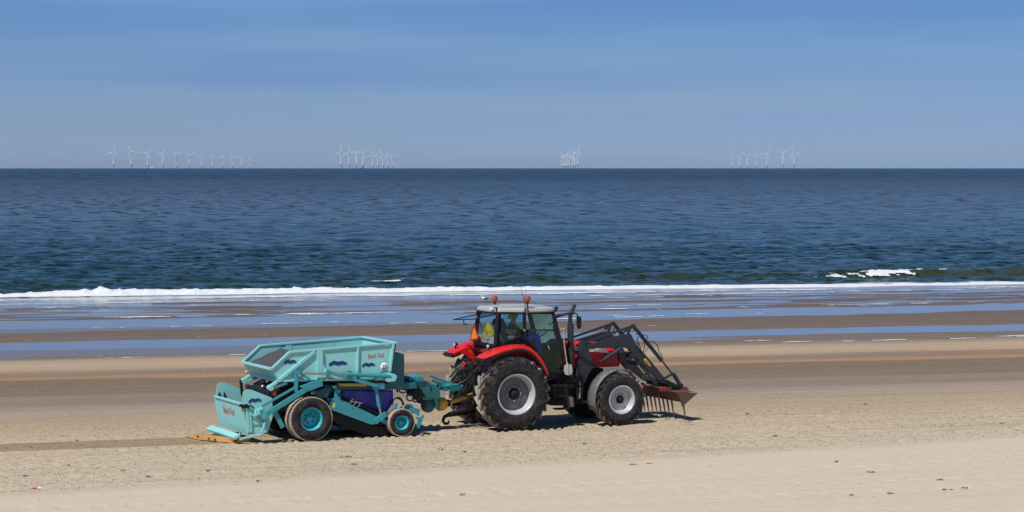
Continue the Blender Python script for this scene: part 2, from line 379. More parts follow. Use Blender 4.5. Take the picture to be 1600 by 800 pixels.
def build_beach():
    al = ang(900)
    rows = np.concatenate([np.linspace(2, 40, 40), np.arange(40.3, 45, .25), np.arange(45, 68, .09), np.arange(68, 100, .35), np.arange(100, 150, .22), np.linspace(151, 190, 10)])
    A, V = np.meshgrid(al, rows); X, Y = coast(A, V)
    Z = beach_height(X, Y)
    s = N('beach_sand')
    v0 = s.math('SUBTRACT', s.y, s.math('MULTIPLY', s.x, TILT))
    wv = s.math('MULTIPLY', s.math('SUBTRACT', s.noise((.10, .8, 1), CA, 4), .5), 3.0)
    wv2 = s.math('MULTIPLY', s.math('SUBTRACT', s.noise((.5, 3, 1), CA, 3), .5), .9)
    v = s.math('ADD', s.math('ADD', v0, wv), wv2)
    lo, hi = 40., 150.
    st = [(40, (199, 184, 161)), (57, (199, 184, 161)), (61, (194, 177, 152)), (64.2, (182, 162, 136)), (66.5, (172, 155, 134)), (68.5, (168, 153, 138)), (71, (146, 130, 117)), (75.5, (148, 133, 119)), (76.5, (137, 121, 103)),
          (83.2, (131, 115, 97)), (83.9, (178, 138, 104)), (84.7, (168, 138, 110)), (85.6, (146, 126, 108)), (88.5, (150, 131, 112)), (91, (184, 160, 134)), (96, (188, 167, 142)), (99.5, (174, 156, 135)), (101.2, (152, 136, 120)), (102.4, (128, 114, 100)), (112, (122, 106, 91)), (124, (112, 97, 84)), (150, (104, 90, 80))]
    c = s.ramp(s.rng(v, lo, hi), [((p - lo) / (hi - lo), lin(*q)) for p, q in st])
    # pale apron and groomed strip
    d1 = s.math('SUBTRACT', s.math('ADD', 53.2, s.math('MULTIPLY', s.x, .46)), s.y)
    ap = s.rng(s.math('ADD', d1, s.math('MULTIPLY', s.math('SUBTRACT', s.noise((.3, .3, 1)), .5), 1.6)), -.6, 1.3)
    c = s.mix(ap, c, lin(212, 197, 175))
    tr = s.math('ABSOLUTE', s.math('SUBTRACT', s.y, s.math('ADD', 60.46, s.math('MULTIPLY', s.x, .34))))
    tm = s.math('MULTIPLY', s.rng(s.math('ADD', tr, s.math('MULTIPLY', s.noise((.6, 3, 1), CA), .25)), 1.05, .85), s.rng(s.x, -5.2, -6.4))
    c = s.mix(s.math('MULTIPLY', tm, .9), c, lin(158, 138, 108))
    # streaks along the coast and fine mottling
    strk = s.noise((.12, 2.6, 1), CA, 5, .6)
    c = s.mix(s.rng(ap, 0, 1, .38, .10), c, s.ramp(strk, [(.3, (.55, .53, .50)), (.5, (1, 1, 1)), (.72, (1.18, 1.16, 1.13))]), 'MULTIPLY')
    gr = s.noise((5, 9, 1), CA, 5, .7)
    amt = s.math('MULTIPLY', s.rng(v0, 70, 62, .45, 1), s.rng(ap, 0, 1, 1, .35))
    c = s.mix(s.math('MULTIPLY', amt, .85), c, s.ramp(gr, [(.32, (.38, .36, .33)), (.48, (1, 1, 1)), (.75, (1.14, 1.13, 1.10))]), 'MULTIPLY')
    spk = s.noise((11, 14, 1), CA, 2, .5, (5, 2, 0))
    c = s.mix(s.math('MULTIPLY', s.rng(spk, .70, .76), s.rng(ap, 0, 1, .8, .15)), c, (.72, .68, .62))
    s.l.new(c, s.b.inputs['Base Color'])
    wet = s.rng(v0, 100.5, 103)
    # the wet bars carry a broken film of water that mirrors the sky in patches
    flm = s.math('MULTIPLY', s.rng(s.noise((.16, 1.1, 1), CA, 5, .62, (7, 3, 0)), .47, .60), s.rng(v0, 101, 103))
    flm = s.math('MULTIPLY', flm, s.rng(v0, 118, 128, .7, 1))
    s.l.new(s.rng(flm, 0, 1, s.rng(wet, 0, 1, .95, .8), .16), s.b.inputs['Roughness'])
    s.l.new(s.rng(flm, 0, 1, s.rng(wet, 0, 1, .08, .12), .30), s.b.inputs['Specular IOR Level'])
    bh = s.noise((3.5, 5, 1), CA, 5, .65)
    b1 = s.bump(bh, s.rng(ap, 0, 1, .55, .12), .06)
    rp_ = s.noise((.7, 3.2, 1), CA, 4, .6)
    s.l.new(s.bump(rp_, s.math('MULTIPLY', s.rng(v0, 68, 76, 0, .55), s.rng(flm, 0, 1, 1, .25)), .10, b1), s.b.inputs['Normal'])
    o = grid_mesh('beach', X, Y, Z, s.m); tag(o, kind='structure')
    # safety ground under everything far out to the sides
    return o
build_beach()

def water_material(name, deep, shallow=None, ripple=None, sea=False):
    s = N(name); s.b.inputs['IOR'].default_value = 1.333
    v0 = s.math('SUBTRACT', s.y, s.math('MULTIPLY', s.x, TILT))
    if sea:
        at = s.n.new('ShaderNodeAttribute'); at.attribute_name = 'shoal'
        dist = s.rng(v0, 150, 900)
        big = s.noise((.004, .012, 1), CA, 3)
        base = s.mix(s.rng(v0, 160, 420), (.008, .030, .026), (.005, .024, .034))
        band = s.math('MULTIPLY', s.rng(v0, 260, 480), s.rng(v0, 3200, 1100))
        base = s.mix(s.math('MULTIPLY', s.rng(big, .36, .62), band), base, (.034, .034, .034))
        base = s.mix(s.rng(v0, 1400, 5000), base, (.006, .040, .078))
        base = s.mix(at.outputs['Fac'], base, (.036, .047, .016))
        s.l.new(base, s.b.inputs['Base Color'])
        s.l.new(s.rng(v0, 150, 1500, .12, .30), s.b.inputs['Roughness'])
        h1 = s.noise((2.4, 2.8, 1), CA, 5, .65); h2 = s.noise((.45, .25, 1), CA, 4, .6); h3 = s.noise((.08, .03, 1), CA, 3)
        pa = s.noise((1.0, .8, 1), CA, 4, .6, (30, 9, 0)); pb = s.noise((.42, .13, 1), CA, 4, .62, (3, 90, 0)); pc = s.noise((.17, .026, 1), CA, 4, .62)
        kb = s.rng(v0, 190, 420); kc = s.rng(v0, 600, 1800)
        pt = s.n.new('ShaderNodeMix'); s.put(pt.inputs[0], kb); s.put(pt.inputs[2], pa); s.put(pt.inputs[3], pb)
        p2 = s.n.new('ShaderNodeMix'); s.put(p2.inputs[0], kc); s.put(p2.inputs[2], pt.outputs[0]); s.put(p2.inputs[3], pc); pt = p2.outputs[0]
        base = s.mix(1.0, base, s.ramp(pt, [(.41, (.25, .32, .32)), (.5, (.9, .95, 1.0)), (.59, (2.0, 1.9, 1.8))]), 'MULTIPLY')
        s.l.new(s.rng(pt, .41, .59, .0, .48), s.b.inputs['Specular IOR Level'])
        km = s.rng(pt, .41, .59, 2.4, .5)
        nb = s.bump(h1, s.math('MULTIPLY', km, .65), .26)
        nb = s.bump(h2, s.math('MULTIPLY', km, s.rng(v0, 170, 600, .2, .9)), 1.7, nb)
        nb = s.bump(h3, s.math('MULTIPLY', km, s.rng(v0, 500, 3000, .0, .6)), 8.0, nb)
        s.l.new(nb, s.b.inputs['Normal'])
    else:
        s.b.inputs['Base Color'].default_value = deep + (1,)
        # wind ripples in the shoreward half of each pool; glassy water beyond
        r = s.noise((1.6, 3.5, 1), CA, 4, .6); pat = s.noise((.10, .9, 1), CA, 3)
        v = s.math('ADD', v0, s.math('MULTIPLY', s.math('SUBTRACT', pat, .5), 4))
        k1 = s.math('MULTIPLY', s.rng(v, 101, 102.2), s.rng(v, 107.2, 106.6))
        k1 = s.math('MULTIPLY', k1, s.rng(s.x, 6, -16, .1, 1))
        k2 = s.math('MULTIPLY', s.rng(v, 117, 118), s.rng(v, 121, 120.4)); k2 = s.math('MULTIPLY', k2, s.rng(s.x, 2, -14))
        k3 = s.rng(pat, .54, .62)
        k3 = s.math('MULTIPLY', k3, s.rng(v, 127, 129))
        k = s.math('MAXIMUM', s.math('MAXIMUM', k1, k2), k3)
        s.l.new(s.rng(k, 0, 1, .08, .25), s.b.inputs['Roughness'])
        s.l.new(s.bump(r, s.rng(k, 0, 1, .10, 1.0), .07), s.b.inputs['Normal'])
    return s.m
# shallow water standing behind and between the sand bars
al = ang(60); vv_ = np.linspace(99.5, 148.6, 30); A, V = np.meshgrid(al, vv_); X, Y = coast(A, V)
o = grid_mesh('tidal_water', X, Y, np.full_like(X, WL), water_material('tidal_water', (.16, .14, .12))); tag(o, kind='structure')

# the open sea, curved like the real one so that its edge is the horizon
RE = 6.371e6
def sea_height(X, Y):
    v = Y - TILT * X; u = X + TILT * Y; rng_ = np.random.RandomState(3)
    z = np.zeros_like(X); step = np.maximum(.32, (Y ** 2) / (7.77 * F) * .45)
    for i in range(60):
        L = .9 * (8 / .9) ** rng_.rand(); th = rng_.normal(0, .6); ph = rng_.rand() * 2 * pi
        k = 2 * pi / L; a = .0088 * L ** .55 * (.6 + .8 * rng_.rand())
        arg = k * (np.cos(th) * v + np.sin(th) * u) + ph
        env = .35 + .65 * (.5 + .5 * np.sin(u / (L * 3.1) + v / (L * 5.3) + ph * 3)) 
        z = z + a * env * (np.sin(arg) + .25 * np.sin(2 * arg + 1)) * np.clip((L / step - 2.2) / 2, 0, 1)
    z = z * (1.0 + .45 * fbm(u / 20, v / 9, 2, 9))
    z = z * sst(149, 160, v)
    shoal = np.zeros_like(X)
    # swells steepening on the bar: (px left, px right, cross-shore place, height, green)
    for (ua, ub, vc, h, g) in ((-11, 60, 162.6, .27, .55), (-18, 30, 171., .13, .3), (19.5, 60, 161.0, .40, 1.3), (-60, -8, 168, .10, .2)):
        c_ = vc + 1.4 * fbm(u / 14, u * 0 + vc, 3, int(vc)); w_ = sst(ua, ua + 9, u - TILT * 160) * (1 - sst(ub - 6, ub, u - TILT * 160))
        d = v - c_
        prof = np.where(d < 0, np.exp(-(d / .9) ** 2), np.exp(-(d / 3.2) ** 2))
        amp = h * w_ * (.75 + .35 * fbm(u / 5, u * 0, 2, 77))
        z = z + amp * prof; shoal = np.maximum(shoal, w_ * g * np.exp(-((d + .9) / 1.7) ** 2))
    shoal = np.maximum(shoal, .35 * (1 - sst(150, 175, v)))
    return z, shoal
al = ang(880); rows = [148.4]
while rows[-1] < 225: rows.append(rows[-1] + .3)
while rows[-1] < 13500:
    d = rows[-1]; rows.append(d + min(max(.3, d * d / (7.77 * F) * .75), 450))
A, V = np.meshgrid(al, np.array(rows)); X, Y = coast(A, V)
zw, shoal = sea_height(X, Y)
Z = WL + zw + .004 - (X ** 2 + Y ** 2) / (2 * RE)
seam = water_material('sea_water', (.02, .05, .06), sea=True)
sea = grid_mesh('sea', X, Y, Z, seam); tag(sea, kind='structure')
at = sea.data.attributes.new('shoal', 'FLOAT', 'POINT'); at.data.foreach_set('value', shoal.reshape(-1).astype(np.float32))

# foam
fm = N('sea_foam'); fm.b.inputs['Roughness'].default_value = .9
fm.l.new(fm.mix(fm.noise((3, 3, 3), 0, 4), (.52, .56, .58), (.74, .76, .76)), fm.b.inputs['Base Color'])
fm.l.new(fm.bump(fm.noise((5, 5, 5), 0, 4, .7), .7, .08), fm.b.inputs['Normal'])
def foam_sheet(name, us, vs, fn):
    U, V = np.meshgrid(us, vs); Xs = (U - TILT * V) / (1 + TILT ** 2); Ys = V + TILT * Xs
    H, K = fn(U, V, Xs)
    kk = (K[:-1, :-1] > 0) & (K[1:, 1:] > 0) & (K[:-1, 1:] > 0) & (K[1:, :-1] > 0)
    o = grid_mesh(name, Xs, Ys, H, fm.m, kk); tag(o, kind='stuff'); return o
def bore(U, V, X):
    c_ = 148.9 - .045 * X + .45 * fbm(U / 6, U * 0, 3, 21)
    d = V - c_
    hgt = np.interp(X, [-60, -30, -24, -15, 0, 12, 24, 40, 70], [.10, .13, .29, .20, .15, .10, .05, .04, .04]) * (1 + .3 * fbm(U / 2.1, V / 9, 3, 4))
    wid = np.interp(X, [-60, -30, -24, 0, 20, 40], [2.6, 2.8, 4.2, 3.8, 3.8, 5.0]) * (1 + .3 * fbm(U / 3, U * 0 + 4, 3, 14))
    t = d / wid
    prof = sst(0, .16, t) * (1 - sst(.3, 1.0, t))
    lump = .55 * fbm(U / .8, V / .6, 4, 2) + .9 * np.clip(fbm(U / .5, V / .5, 3, 12), 0, 1) ** 1.5
    z = hgt * prof * (1 + lump) + .012 * sst(.0, .06, t) - .035 * (1 - sst(-.02, .05, t))
    dens = np.interp(X, [-60, 10, 26, 45], [.85, .62, .2, .08])
    keep = (t > -.12) & (t < 1) & (fbm(U / 1.2, V / .7, 4, 33) < dens + .5 * (1 - t) - .45 * sst(.45, 1, t))
    return WL + z, keep
foam_sheet('surf_foam', np.arange(-14, 100, .16), np.arange(143, 158, .13), bore)
def caps(U, V, X):                                # white water on the breaking swell to the right, and a small cap at mid beach
    c_ = 161.0 + 1.4 * fbm(U / 14, U * 0 + 161.0, 3, 161); d = V - c_
    Z0, _ = sea_height(X, V + TILT * X)
    f_ = -d / 1.7 ; n = .6 * fbm(U / .45, V / .3, 4, 44); Xn = X + n * 1.2; fn_ = f_ + n * .5
    P_ = lambda a, b, f0, f1, sk=0.0: (Xn > a + sk * f_) & (Xn < b + sk * f_) & (fn_ > f0) & (fn_ < f1)
    k = P_(21.6, 23.0, .25, 1.15, .2) | P_(23.1, 23.6, -.1, 1.0, 1.3) | P_(24.3, 25.9, -.2, .75, .7) | P_(26.0, 28.2, -.15, .62) | P_(20.4, 20.6, 0, .8, .9) | P_(19.7, 19.85, 0, .6, .6) | P_(28.4, 29.2, -.2, .05) | P_(29.6, 31, -.1, .05) | P_(22.2, 22.5, -.15, .4)
    d2 = V - (162.6 + 1.4 * fbm(U / 14, U * 0 + 162.6, 3, 162)); k2 = (np.abs(X + 8.3 + n) < 1.0) & (np.abs(d2 + .45 + n) < .38)
    return WL + Z0 + .04 + .06 * np.clip(n + .5, 0, 1) - (X ** 2 + V ** 2) / (2 * RE), k | k2
foam_sheet('breaker_foam', np.arange(30, 100, .08), np.arange(157, 167, .09), caps)
def streaks(U, V, X):
    Y = V + TILT * X; zt = beach_height(X, Y); K = np.zeros_like(U) - 1
    for (vc, tl, wd, den, xa, xb) in ((145.4, -.03, .55, .35, -80, 80), (142.6, .02, .35, .0, -34, -8), (141.0, .05, .35, .05, 4, 60), (136.5, .04, .5, -.12, 8, 60), (139.2, .02, .25, -.1, -60, 60),
                                      (131.5, 0, .5, -.15, -12, 60), (128.5, 0, .6, -.15, -30, 60), (122.3, .1, .35, -.2, -20, 60), (120.5, .1, .6, -.35, -20, 60), (113.2, .04, .5, -.25, -40, 10), (101.75, 0, .16, .12, -70, 70), (102.6, 0, .3, -.3, -40, 40)):
        c_ = vc + tl * X + .8 * fbm(U / 9, U * 0 + vc, 3, 61)
        n = fbm(U / 1.6, V / .5 + vc, 4, int(vc * 3)) + .7 * fbm(U / 9, V / 4 + vc, 2, int(vc))
        m_ = (den * 1.0 + .05 - np.abs(V - c_) / wd * .55 - n) * ((X > xa) & (X < xb))
        K = np.maximum(K, np.where((X > xa) & (X < xb), m_, -1))
    pat = fbm(U / 1.1, V / .45, 3, 313) - .44 + .45 * np.clip(fbm(U / 12, V / 4, 2, 323), -1, 1) - .5 * (V < 125)
    K = np.maximum(K, np.where((V > 117) & (V < 146), pat - .26, -1))
    return np.maximum(zt, WL) + .012 + .03 * np.clip(K, 0, .6), K
foam_sheet('foam_streaks', np.arange(-18, 82, .17), np.arange(100.8, 147.5, .11), streaks)

# ============================================================ THE MACHINES
def mir(p): return Vector((p[0], -p[1], p[2]))
def QQ(pts, y): return [Q(a, b, y) for a, b in pts]
def arc(c, r, a0, a1, n, y=0.0): return [Vector((c[0] + r * cos(R(a0 + (a1 - a0) * i / n)), y, c[1] + r * sin(R(a0 + (a1 - a0) * i / n)))) for i in range(n + 1)]

def lettering(txt, m, parent, loc, h, rot, shear=0.0, name='lettering', width=None, bold=0.0):
    cu = bpy.data.curves.new('lettering', 'FONT'); cu.body = txt; cu.size = 1; cu.shear = shear; cu.align_x = 'CENTER'; cu.align_y = 'CENTER'; cu.extrude = .002; cu.offset = bold
    cu.resolution_u = 3
    tmp = bpy.data.objects.new('tmp', cu); COL.objects.link(tmp); dg = bpy.context.evaluated_depsgraph_get()
    me = bpy.data.meshes.new_from_object(tmp.evaluated_get(dg)); bpy.data.objects.remove(tmp); bpy.data.curves.remove(cu)
    xs = [v.co.x for v in me.vertices]; ys = [v.co.y for v in me.vertices]; wd = max(xs) - min(xs); ht = max(ys) - min(ys)
    sy = h / ht; sx_ = (width / wd) if width else sy; cy = (max(ys) + min(ys)) / 2; cx = (max(xs) + min(xs)) / 2
    for v in me.vertices: v.co = Vector(((v.co.x - cx) * sx_, (v.co.y - cy) * sy, v.co.z * .3))
    me.materials.clear(); me.materials.append(M[m]); o = bpy.data.objects.new(name, me); COL.objects.link(o); o.parent = parent
    o.location = loc; o.rotation_euler = rot; return o

def lug_mesh(Rr, W, h, wd, span=26):
    b = B(); st = [(-W / 2 - .004, -span * .48, Rr - .095), (-W / 2 + .03, -span * .40, Rr), (-W * .22, -span * .05, Rr + .003), (W * .05, span * .52, Rr + .004)]
    rings = []
    for i, (y, a, r) in enumerate(st):
        a = R(a); wdl = wd * (.9, 1.2, .95, .9)[i]
        t = Vector((-sin(a), 0, cos(a))); n = Vector((cos(a), 0, sin(a))); p = n * r; p.y = y
        side = (t * 1.0 + Vector((0, .35, 0))).normalized()
        base = n * (r - h * 1.3); base.y = y + (.03 if i == 0 else 0)
        rings += [base - side * wdl * .72, p - side * wdl * .46, p + side * wdl * .46, base + side * wdl * .72]
    fs = []
    for i in range(3):
        for k in range(3): fs.append((i * 4 + k, i * 4 + k + 1, i * 4 + 4 + k + 1, i * 4 + 4 + k))
    fs += [(0, 3, 2, 1), (12, 13, 14, 15)]
    b.add(rings, fs)
    return b
def big_wheel(parent, name, loc, Rr, W, rim, nl, far):
    """farm tyre: carcass (the part), with rim, rim_disc, hub, bolts and lugs as its sub-parts"""
    b = B(); lh = .062 * Rr / .92; rc = Rr - lh; h = W / 2
    half = [(rim - .005, h * .86), (rim + .05, h * .97), (rim + (rc - rim) * .45, h * 1.03), (rim + (rc - rim) * .8, h * .98), (rc - .035, h * .93), (rc - .004, h * .80), (rc + .004, h * .4)]
    prof = [(r, -y) for r, y in half] + [(r, y) for r, y in reversed(half)]
    b.lathe(prof, 64)
    t = b.build(name, 'rubber', parent, loc=loc); t.scale = (1, -1 if far else 1, 1)
    b = B()
    b.lathe([(rim - .03, -h * .80), (rim + .012, -h * .865), (rim + .022, -h * .91), (rim + .002, -h * .925), (rim - .022, -h * .90), (rim - .035, -h * .78), (rim - .045, -h * .5), (rim - .075, -h * .40), (rim - .08, -h * .22)], 56)
    b.build('rim', 'rim', t)
    b = B(); q = rim
    b.lathe([(q - .075, -h * .24), (q * .78, -h * .20), (q * .70, -h * .28), (q * .66, -h * .30), (q * .46, -h * .22), (q * .42, -h * .30), (q * .3, -h * .32), (.02, -h * .32)], 56)
    b.build('rim_disc', 'rimgrey' if Rr > .8 else 'rim', t)
    b = B(); hr = .30 * q
    b.lathe([(.0001, -h * .62), (hr * .55, -h * .62), (hr * .62, -h * .55), (hr * .62, -h * .36), (hr, -h * .345), (hr, -h * .30)], 28)
    b.build('hub', 'dark' , t)
    bm_ = B(); bm_.lathe([(.0001, -.02), (.017, -.02), (.019, 0), (.019, .02)], 8); b0 = None
    for k in range(8):
        a = 2 * pi * k / 8; l = (cos(a) * hr * 1.18, -h * .33, sin(a) * hr * 1.18)
        if b0 is None: b0 = bm_.build('bolt', 'steel', t, loc=l)
        else: copyof(b0, t, l)
    l0 = lug_mesh(Rr, W, lh, .058 * Rr / .92, 27 if Rr > .8 else 31).build('lug', 'lug', t); l0.data.materials.append(M['rubber'])
    for pl_ in l0.data.polygons:
        if pl_.index < 3 or pl_.index == 9 or pl_.center.y < -W * .46: pl_.material_index = 1
    l1 = copyof(l0, t, rot=(0, 0, 0)); l1.scale = (1, -1, 1); l1.rotation_euler = (0, -R(180 / nl), 0)
    for k in range(1, nl):
        c = copyof(l0, t, rot=(0, -R(360 * k / nl), 0)); c = copyof(l0, t, rot=(0, -R(360 * (k + .5) / nl), 0)); c.scale = (1, -1, 1)
    return t

# ---------------- the tractor
TR = thing('tractor', 'red tractor with grey cab roof, front loader and rusty fork, facing right on the sand', 'tractor', O, TH)
big_wheel(TR, 'rear_wheel', (0, -.955, .90), .925, .60, .50, 21, False)
big_wheel(TR, 'rear_wheel', (0, .955, .90), .925, .60, .50, 21, True)
XF = 2.98
big_wheel(TR, 'front_wheel', (XF, -.95, .64), .675, .46, .355, 19, False)
big_wheel(TR, 'front_wheel', (XF, .95, .64), .675, .46, .355, 19, True)
# rear axle, gearbox, engine block, front axle
b = B(); b.box((.15, 0, .95), (1.1, .62, .75)); b.tube([(0, -.68, .90), (0, .68, .90)], .16, 16); b.lathe([(.2, -.66), (.26, -.5), (.26, -.4), (.2, -.3)], 20, (0, 0, .9)); b.lathe([(.2, .66), (.26, .5), (.26, .4), (.2, .3)], 20, (0, 0, .9))
b.box((1.3, 0, .85), (1.5, .5, .55)); b.build('transmission', 'dark', TR, .02)
b = B(); b.box((2.35, 0, 1.05), (1.1, .52, .66)); b.box((2.5, 0, .66), (1.3, .34, .22)); b.box((3.35, 0, .92), (.35, .5, .42)); b.tube([(2.1, -.3, .75), (2.1, .3, .75)], .09, 10)
for k in range(6): b.box((2.0 + k * .14, -.28, 1.12), (.07, .06, .3))
b.build('engine', 'dark', TR, .015)
b = B(); b.box((XF, 0, .64), (.22, 1.3, .18)); b.tube([(XF, -.74, .64), (XF, -.5, .64)], .15, 14); b.tube([(XF, .74, .64), (XF, .5, .64)], .15, 14)
b.bar((XF - .2, -.62, .66), (XF - .2, .62, .66), .05); b.tube([(XF + .25, -.5, .6), (XF + .25, .5, .6)], .045, 10); b.build('front_axle', 'dark', TR, .015)
# black fuel tank, battery box and steps on the near side
b = B(); b.prism(QQ([(858, 603), (912, 600), (912, 628), (898, 634), (862, 634)], -.42), .35); b.build('fuel_tank', 'black', TR, .03)
b = B()
for (x0, y0, x1, y1) in ((866, 619.5, 886, 619), (870, 640, 890, 638.5)):
    a = Q(x0, y0, -.92); c = Q(x1, y1, -.92); b.box(((a.x + c.x) / 2, -.80, (a.z + c.z) / 2), (c.x - a.x, .24, .035))
for (x0, y0, x1, y1) in ((883, 600, 889, 640), (866, 600, 867, 621)):
    b.bar(Q(x0, y0, -.9), Q(x1, y1, -.9), .03, .05)
b.bar(Q(858, 602, -.9), Q(888, 603, -.9), .04, .05)
b.build('step', 'dark', TR, .008)
b = B(); b.prism(QQ([(886, 618), (896, 621), (897.5, 636), (889.5, 636.5)], -.88), .25); b.build('toolbox', 'greyfender', TR, .02)
b = B(); b.tube(QQ([(905, 596), (905.5, 609), (904, 622)], -.55), .055, 10); b.build('filter', 'blade', TR)
b = B(); b.prism(QQ([(868, 588), (912, 586), (911, 606), (868, 607)], -.60), .22)
for k in range(7):
    p = Q(870 + 5.4 * k, 600 + random.uniform(-6, 5), -.66); b.box(p, (.09, .09, random.uniform(.05, .14)))
b.tube(QQ([(872, 598), (880, 593), (890, 601), (899, 597), (907, 604)], -.66), .02, 8); b.build('valve_block', 'dark', TR, .01)
# hood
zt = 2.03; xb, xn = 1.58, 3.32
b = B(); sec = [(-.42, 1.42), (-.43, 1.80), (-.38, 1.97), (-.26, 2.06), (0, 2.09)]
sec = sec + [(-y, z) for y, z in reversed(sec[:-1])]
stn = [(xb, 1.0, 0.0), (2.2, 1.0, 0), (2.8, 1.0, -.04), (3.12, .97, -.13), (3.27, .90, -.26), (3.33, .80, -.40)]
vs = []; fs = []
for x, wy, dz in stn:
    for y, z in sec: vs.append((x, y * wy, z + dz * max(0, (z - 1.42) / .66)))
n = len(sec)
for i in range(len(stn) - 1):
    for k in range(n - 1): fs.append((i * n + k, i * n + k + 1, (i + 1) * n + k + 1, (i + 1) * n + k))
b.add(vs, fs, True); b.add(vs[-n:], [tuple(range(n))]); b.add(vs[:n], [tuple(range(n))])
hood = b.build('hood', 'red', TR)
b = B()
for k in range(8):
    p0 = Q(943 + 0.4 * k, 558.5 + k * 2.0, -.44); b.box((2.98, -.425, 1.72 - k * .036), (.46, .02, .014))
b.box((2.98, -.418, 1.60), (.5, .02, .34)); b.box((3.325, 0, 1.55), (.03, .62, .26)); b.build('grille', 'red2', hood)
b = B(); q = QQ([(897, 541), (945, 544.5), (953, 551.5), (897, 547.2)], -.435); b.prism([(p.x, -.434, p.z) for p in q], .012); b.build('side_stripe', 'white', hood)
c = (Q(898, 544.5, -.44) + Q(936, 546.6, -.44)) / 2
c = Q(907.5, 544.9, -.44); lettering('MASSEY FERGUSON', 'ink', hood, (c.x, -.437, c.z), .075, (pi / 2, R(2), 0), width=.82, bold=.02)
c = Q(898.5, 556, -.43); lettering('7485', 'white', hood, (c.x + .02, -.437, c.z), .07, (pi / 2, 0, 0), width=.22)
b = B()
for s_ in (-1, 1): b.lathe([(.0001, .02), (.06, .02), (.07, -.02)], 16, (3.30, s_ * .2, 1.72), 'x')
b.build('headlight', 'lens', hood)
# cab
cab = B()
def bothbars(b, a, c, w_, h_):
    b.bar(a, c, w_, h_); b.bar(mir(a), mir(c), w_, h_)
bothbars(cab, Q(863.5, 487, -.74), Q(883, 562, -.80), .07, .09)
bothbars(cab, Q(883, 562, -.80), Q(884, 581, -.78), .08, .12)
bothbars(cab, Q(819, 487, -.79), Q(820, 531, -.82), .05, .115)
bothbars(cab, Q(779, 489, -.62), Q(775, 541, -.66), .10, .11)
bothbars(cab, Q(777, 489.5, -.63), Q(819, 489, -.78), .06, .06); bothbars(cab, Q(819, 489, -.78), Q(865, 489, -.75), .06, .06)
fl = QQ([(820, 530), (828, 535), (838, 545), (845.5, 561), (850, 579)], -.82)
for a, c in zip(fl[:-1], fl[1:]): bothbars(cab, a, c, .05, .075)
bothbars(cab, Q(850, 579, -.82), Q(884, 580, -.82), .05, .09)
a = Q(777, 489.5, -.62); cab.bar(a, mir(a), .06, .07)
a = Q(863, 488, -.74); cab.bar(a, mir(a), .06, .06)
a = Q(775, 541, -.66); cab.bar(a, mir(a), .08, .10)
cabo = cab.build('cab_frame', 'black', TR, .012)
b = B(); a = Q(775, 541, 0)
b.box((.02, 0, 1.95), (.5, 1.24, .44)); b.box((.75, 0, 1.42), (1.55, 1.54, .10)); b.box((.75, 0, 1.28), (1.45, 1.2, .2)); b.box((-.05, 0, 1.62), (.5, 1.2, .6))
for s_ in (-1, 1): b.prism([(p.x, s_ * .66, p.z) for p in (Vector((-.2, 0, 2.12)), Vector((.30, 0, 2.26)), Vector((.62, 0, 2.12)), Vector((.88, 0, 1.85)), Vector((1.0, 0, 1.42)), Vector((-.2, 0, 1.42)))], -s_ * .12)
b.box((1.5, 0, 1.72), (.14, 1.0, .55))
b.build('cab_floor', 'black', TR, .02)
def pane(pts, name, y=None, both=True, m='glass'):
    b = B(); b.prism(pts, .008); b.build(name, m, cabo)
    if both: b = B(); b.prism([mir(p) for p in pts], -.008); b.build(name, m, cabo)
pane(QQ([(825, 490.5), (861.5, 490.5), (880, 561), (881, 576.5), (852.5, 576.5), (848, 561), (839.5, 544), (829, 533.5), (825, 531.5)], -.80), 'door_glass')
pane(QQ([(784, 491), (814, 491), (814.5, 527), (806, 529), (795, 533), (782, 538.5)], -.74), 'side_glass')
a, c = Q(864, 489, -.72), Q(884, 562, -.78); b = B(); b.add([a, c, mir(c), mir(a)], [(0, 1, 2, 3)]); b.build('windscreen', 'glass2', cabo)
a = Q(776, 527, -.6); c = Q(774, 541, -.6); b = B(); b.prism([(a.x - .03, -.58, a.z), (a.x - .03, .58, a.z), (c.x - .03, .58, c.z), (c.x - .03, -.58, c.z)], Vector((.03, 0, 0))); b.build('rear_panel', 'consol', cabo)
b = B(); b.bar(Q(856, 540, -.84), Q(858, 546, -.84), .03); b.bar(Q(818, 515, -.85), Q(820, 517, -.85), .04, .05); b.build('door_handle', 'steel', cabo)
# cab interior: seat, armrest console, steering column
b = B(); p = Q(797, 520, 0.05)
b.box((.42, .0, 1.92), (.46, .48, .13)); b.tube([(.15, 0, 1.95), (.10, 0, 2.2), (.06, 0, 2.5), (.04, 0, 2.72)], [.20, .22, .21, .13], 14); b.box((.42, 0, 1.72), (.36, .36, .28)); b.build('driver_seat', 'seat', TR, .04)
b = B(); p = Q(798, 517.5, -.45); b.box(p, (.26, .12, .11)); p = Q(797, 527, -.45); b.box(p, (.18, .12, .08)); b.tube([Q(798, 520, -.45), Q(797, 532, -.45)], .03, 8)
p = Q(797, 495, -.5); b.box(p, (.12, .05, .10)); b.build('armrest_console', 'consol', TR, .015)
b = B(); b.tube([(1.38, 0, 1.45), (1.28, 0, 2.05)], .07, 10); b.box((1.36, 0, 1.9), (.24, .5, .3)); b.build('steering_column', 'black', TR, .03)
b = B(); ctr = Vector((1.27, 0, 2.32)); ax = Matrix.Rotation(R(-35), 3, 'Y')
b.tube([ctr + ax @ Vector((cos(2 * pi * k / 20) * .19, sin(2 * pi * k / 20) * .19, 0)) for k in range(21)], .016, 8); b.bar(ctr + ax @ Vector((-.18, 0, 0)), ctr + ax @ Vector((.18, 0, 0)), .03, .015); b.build('steering_wheel', 'black', TR)
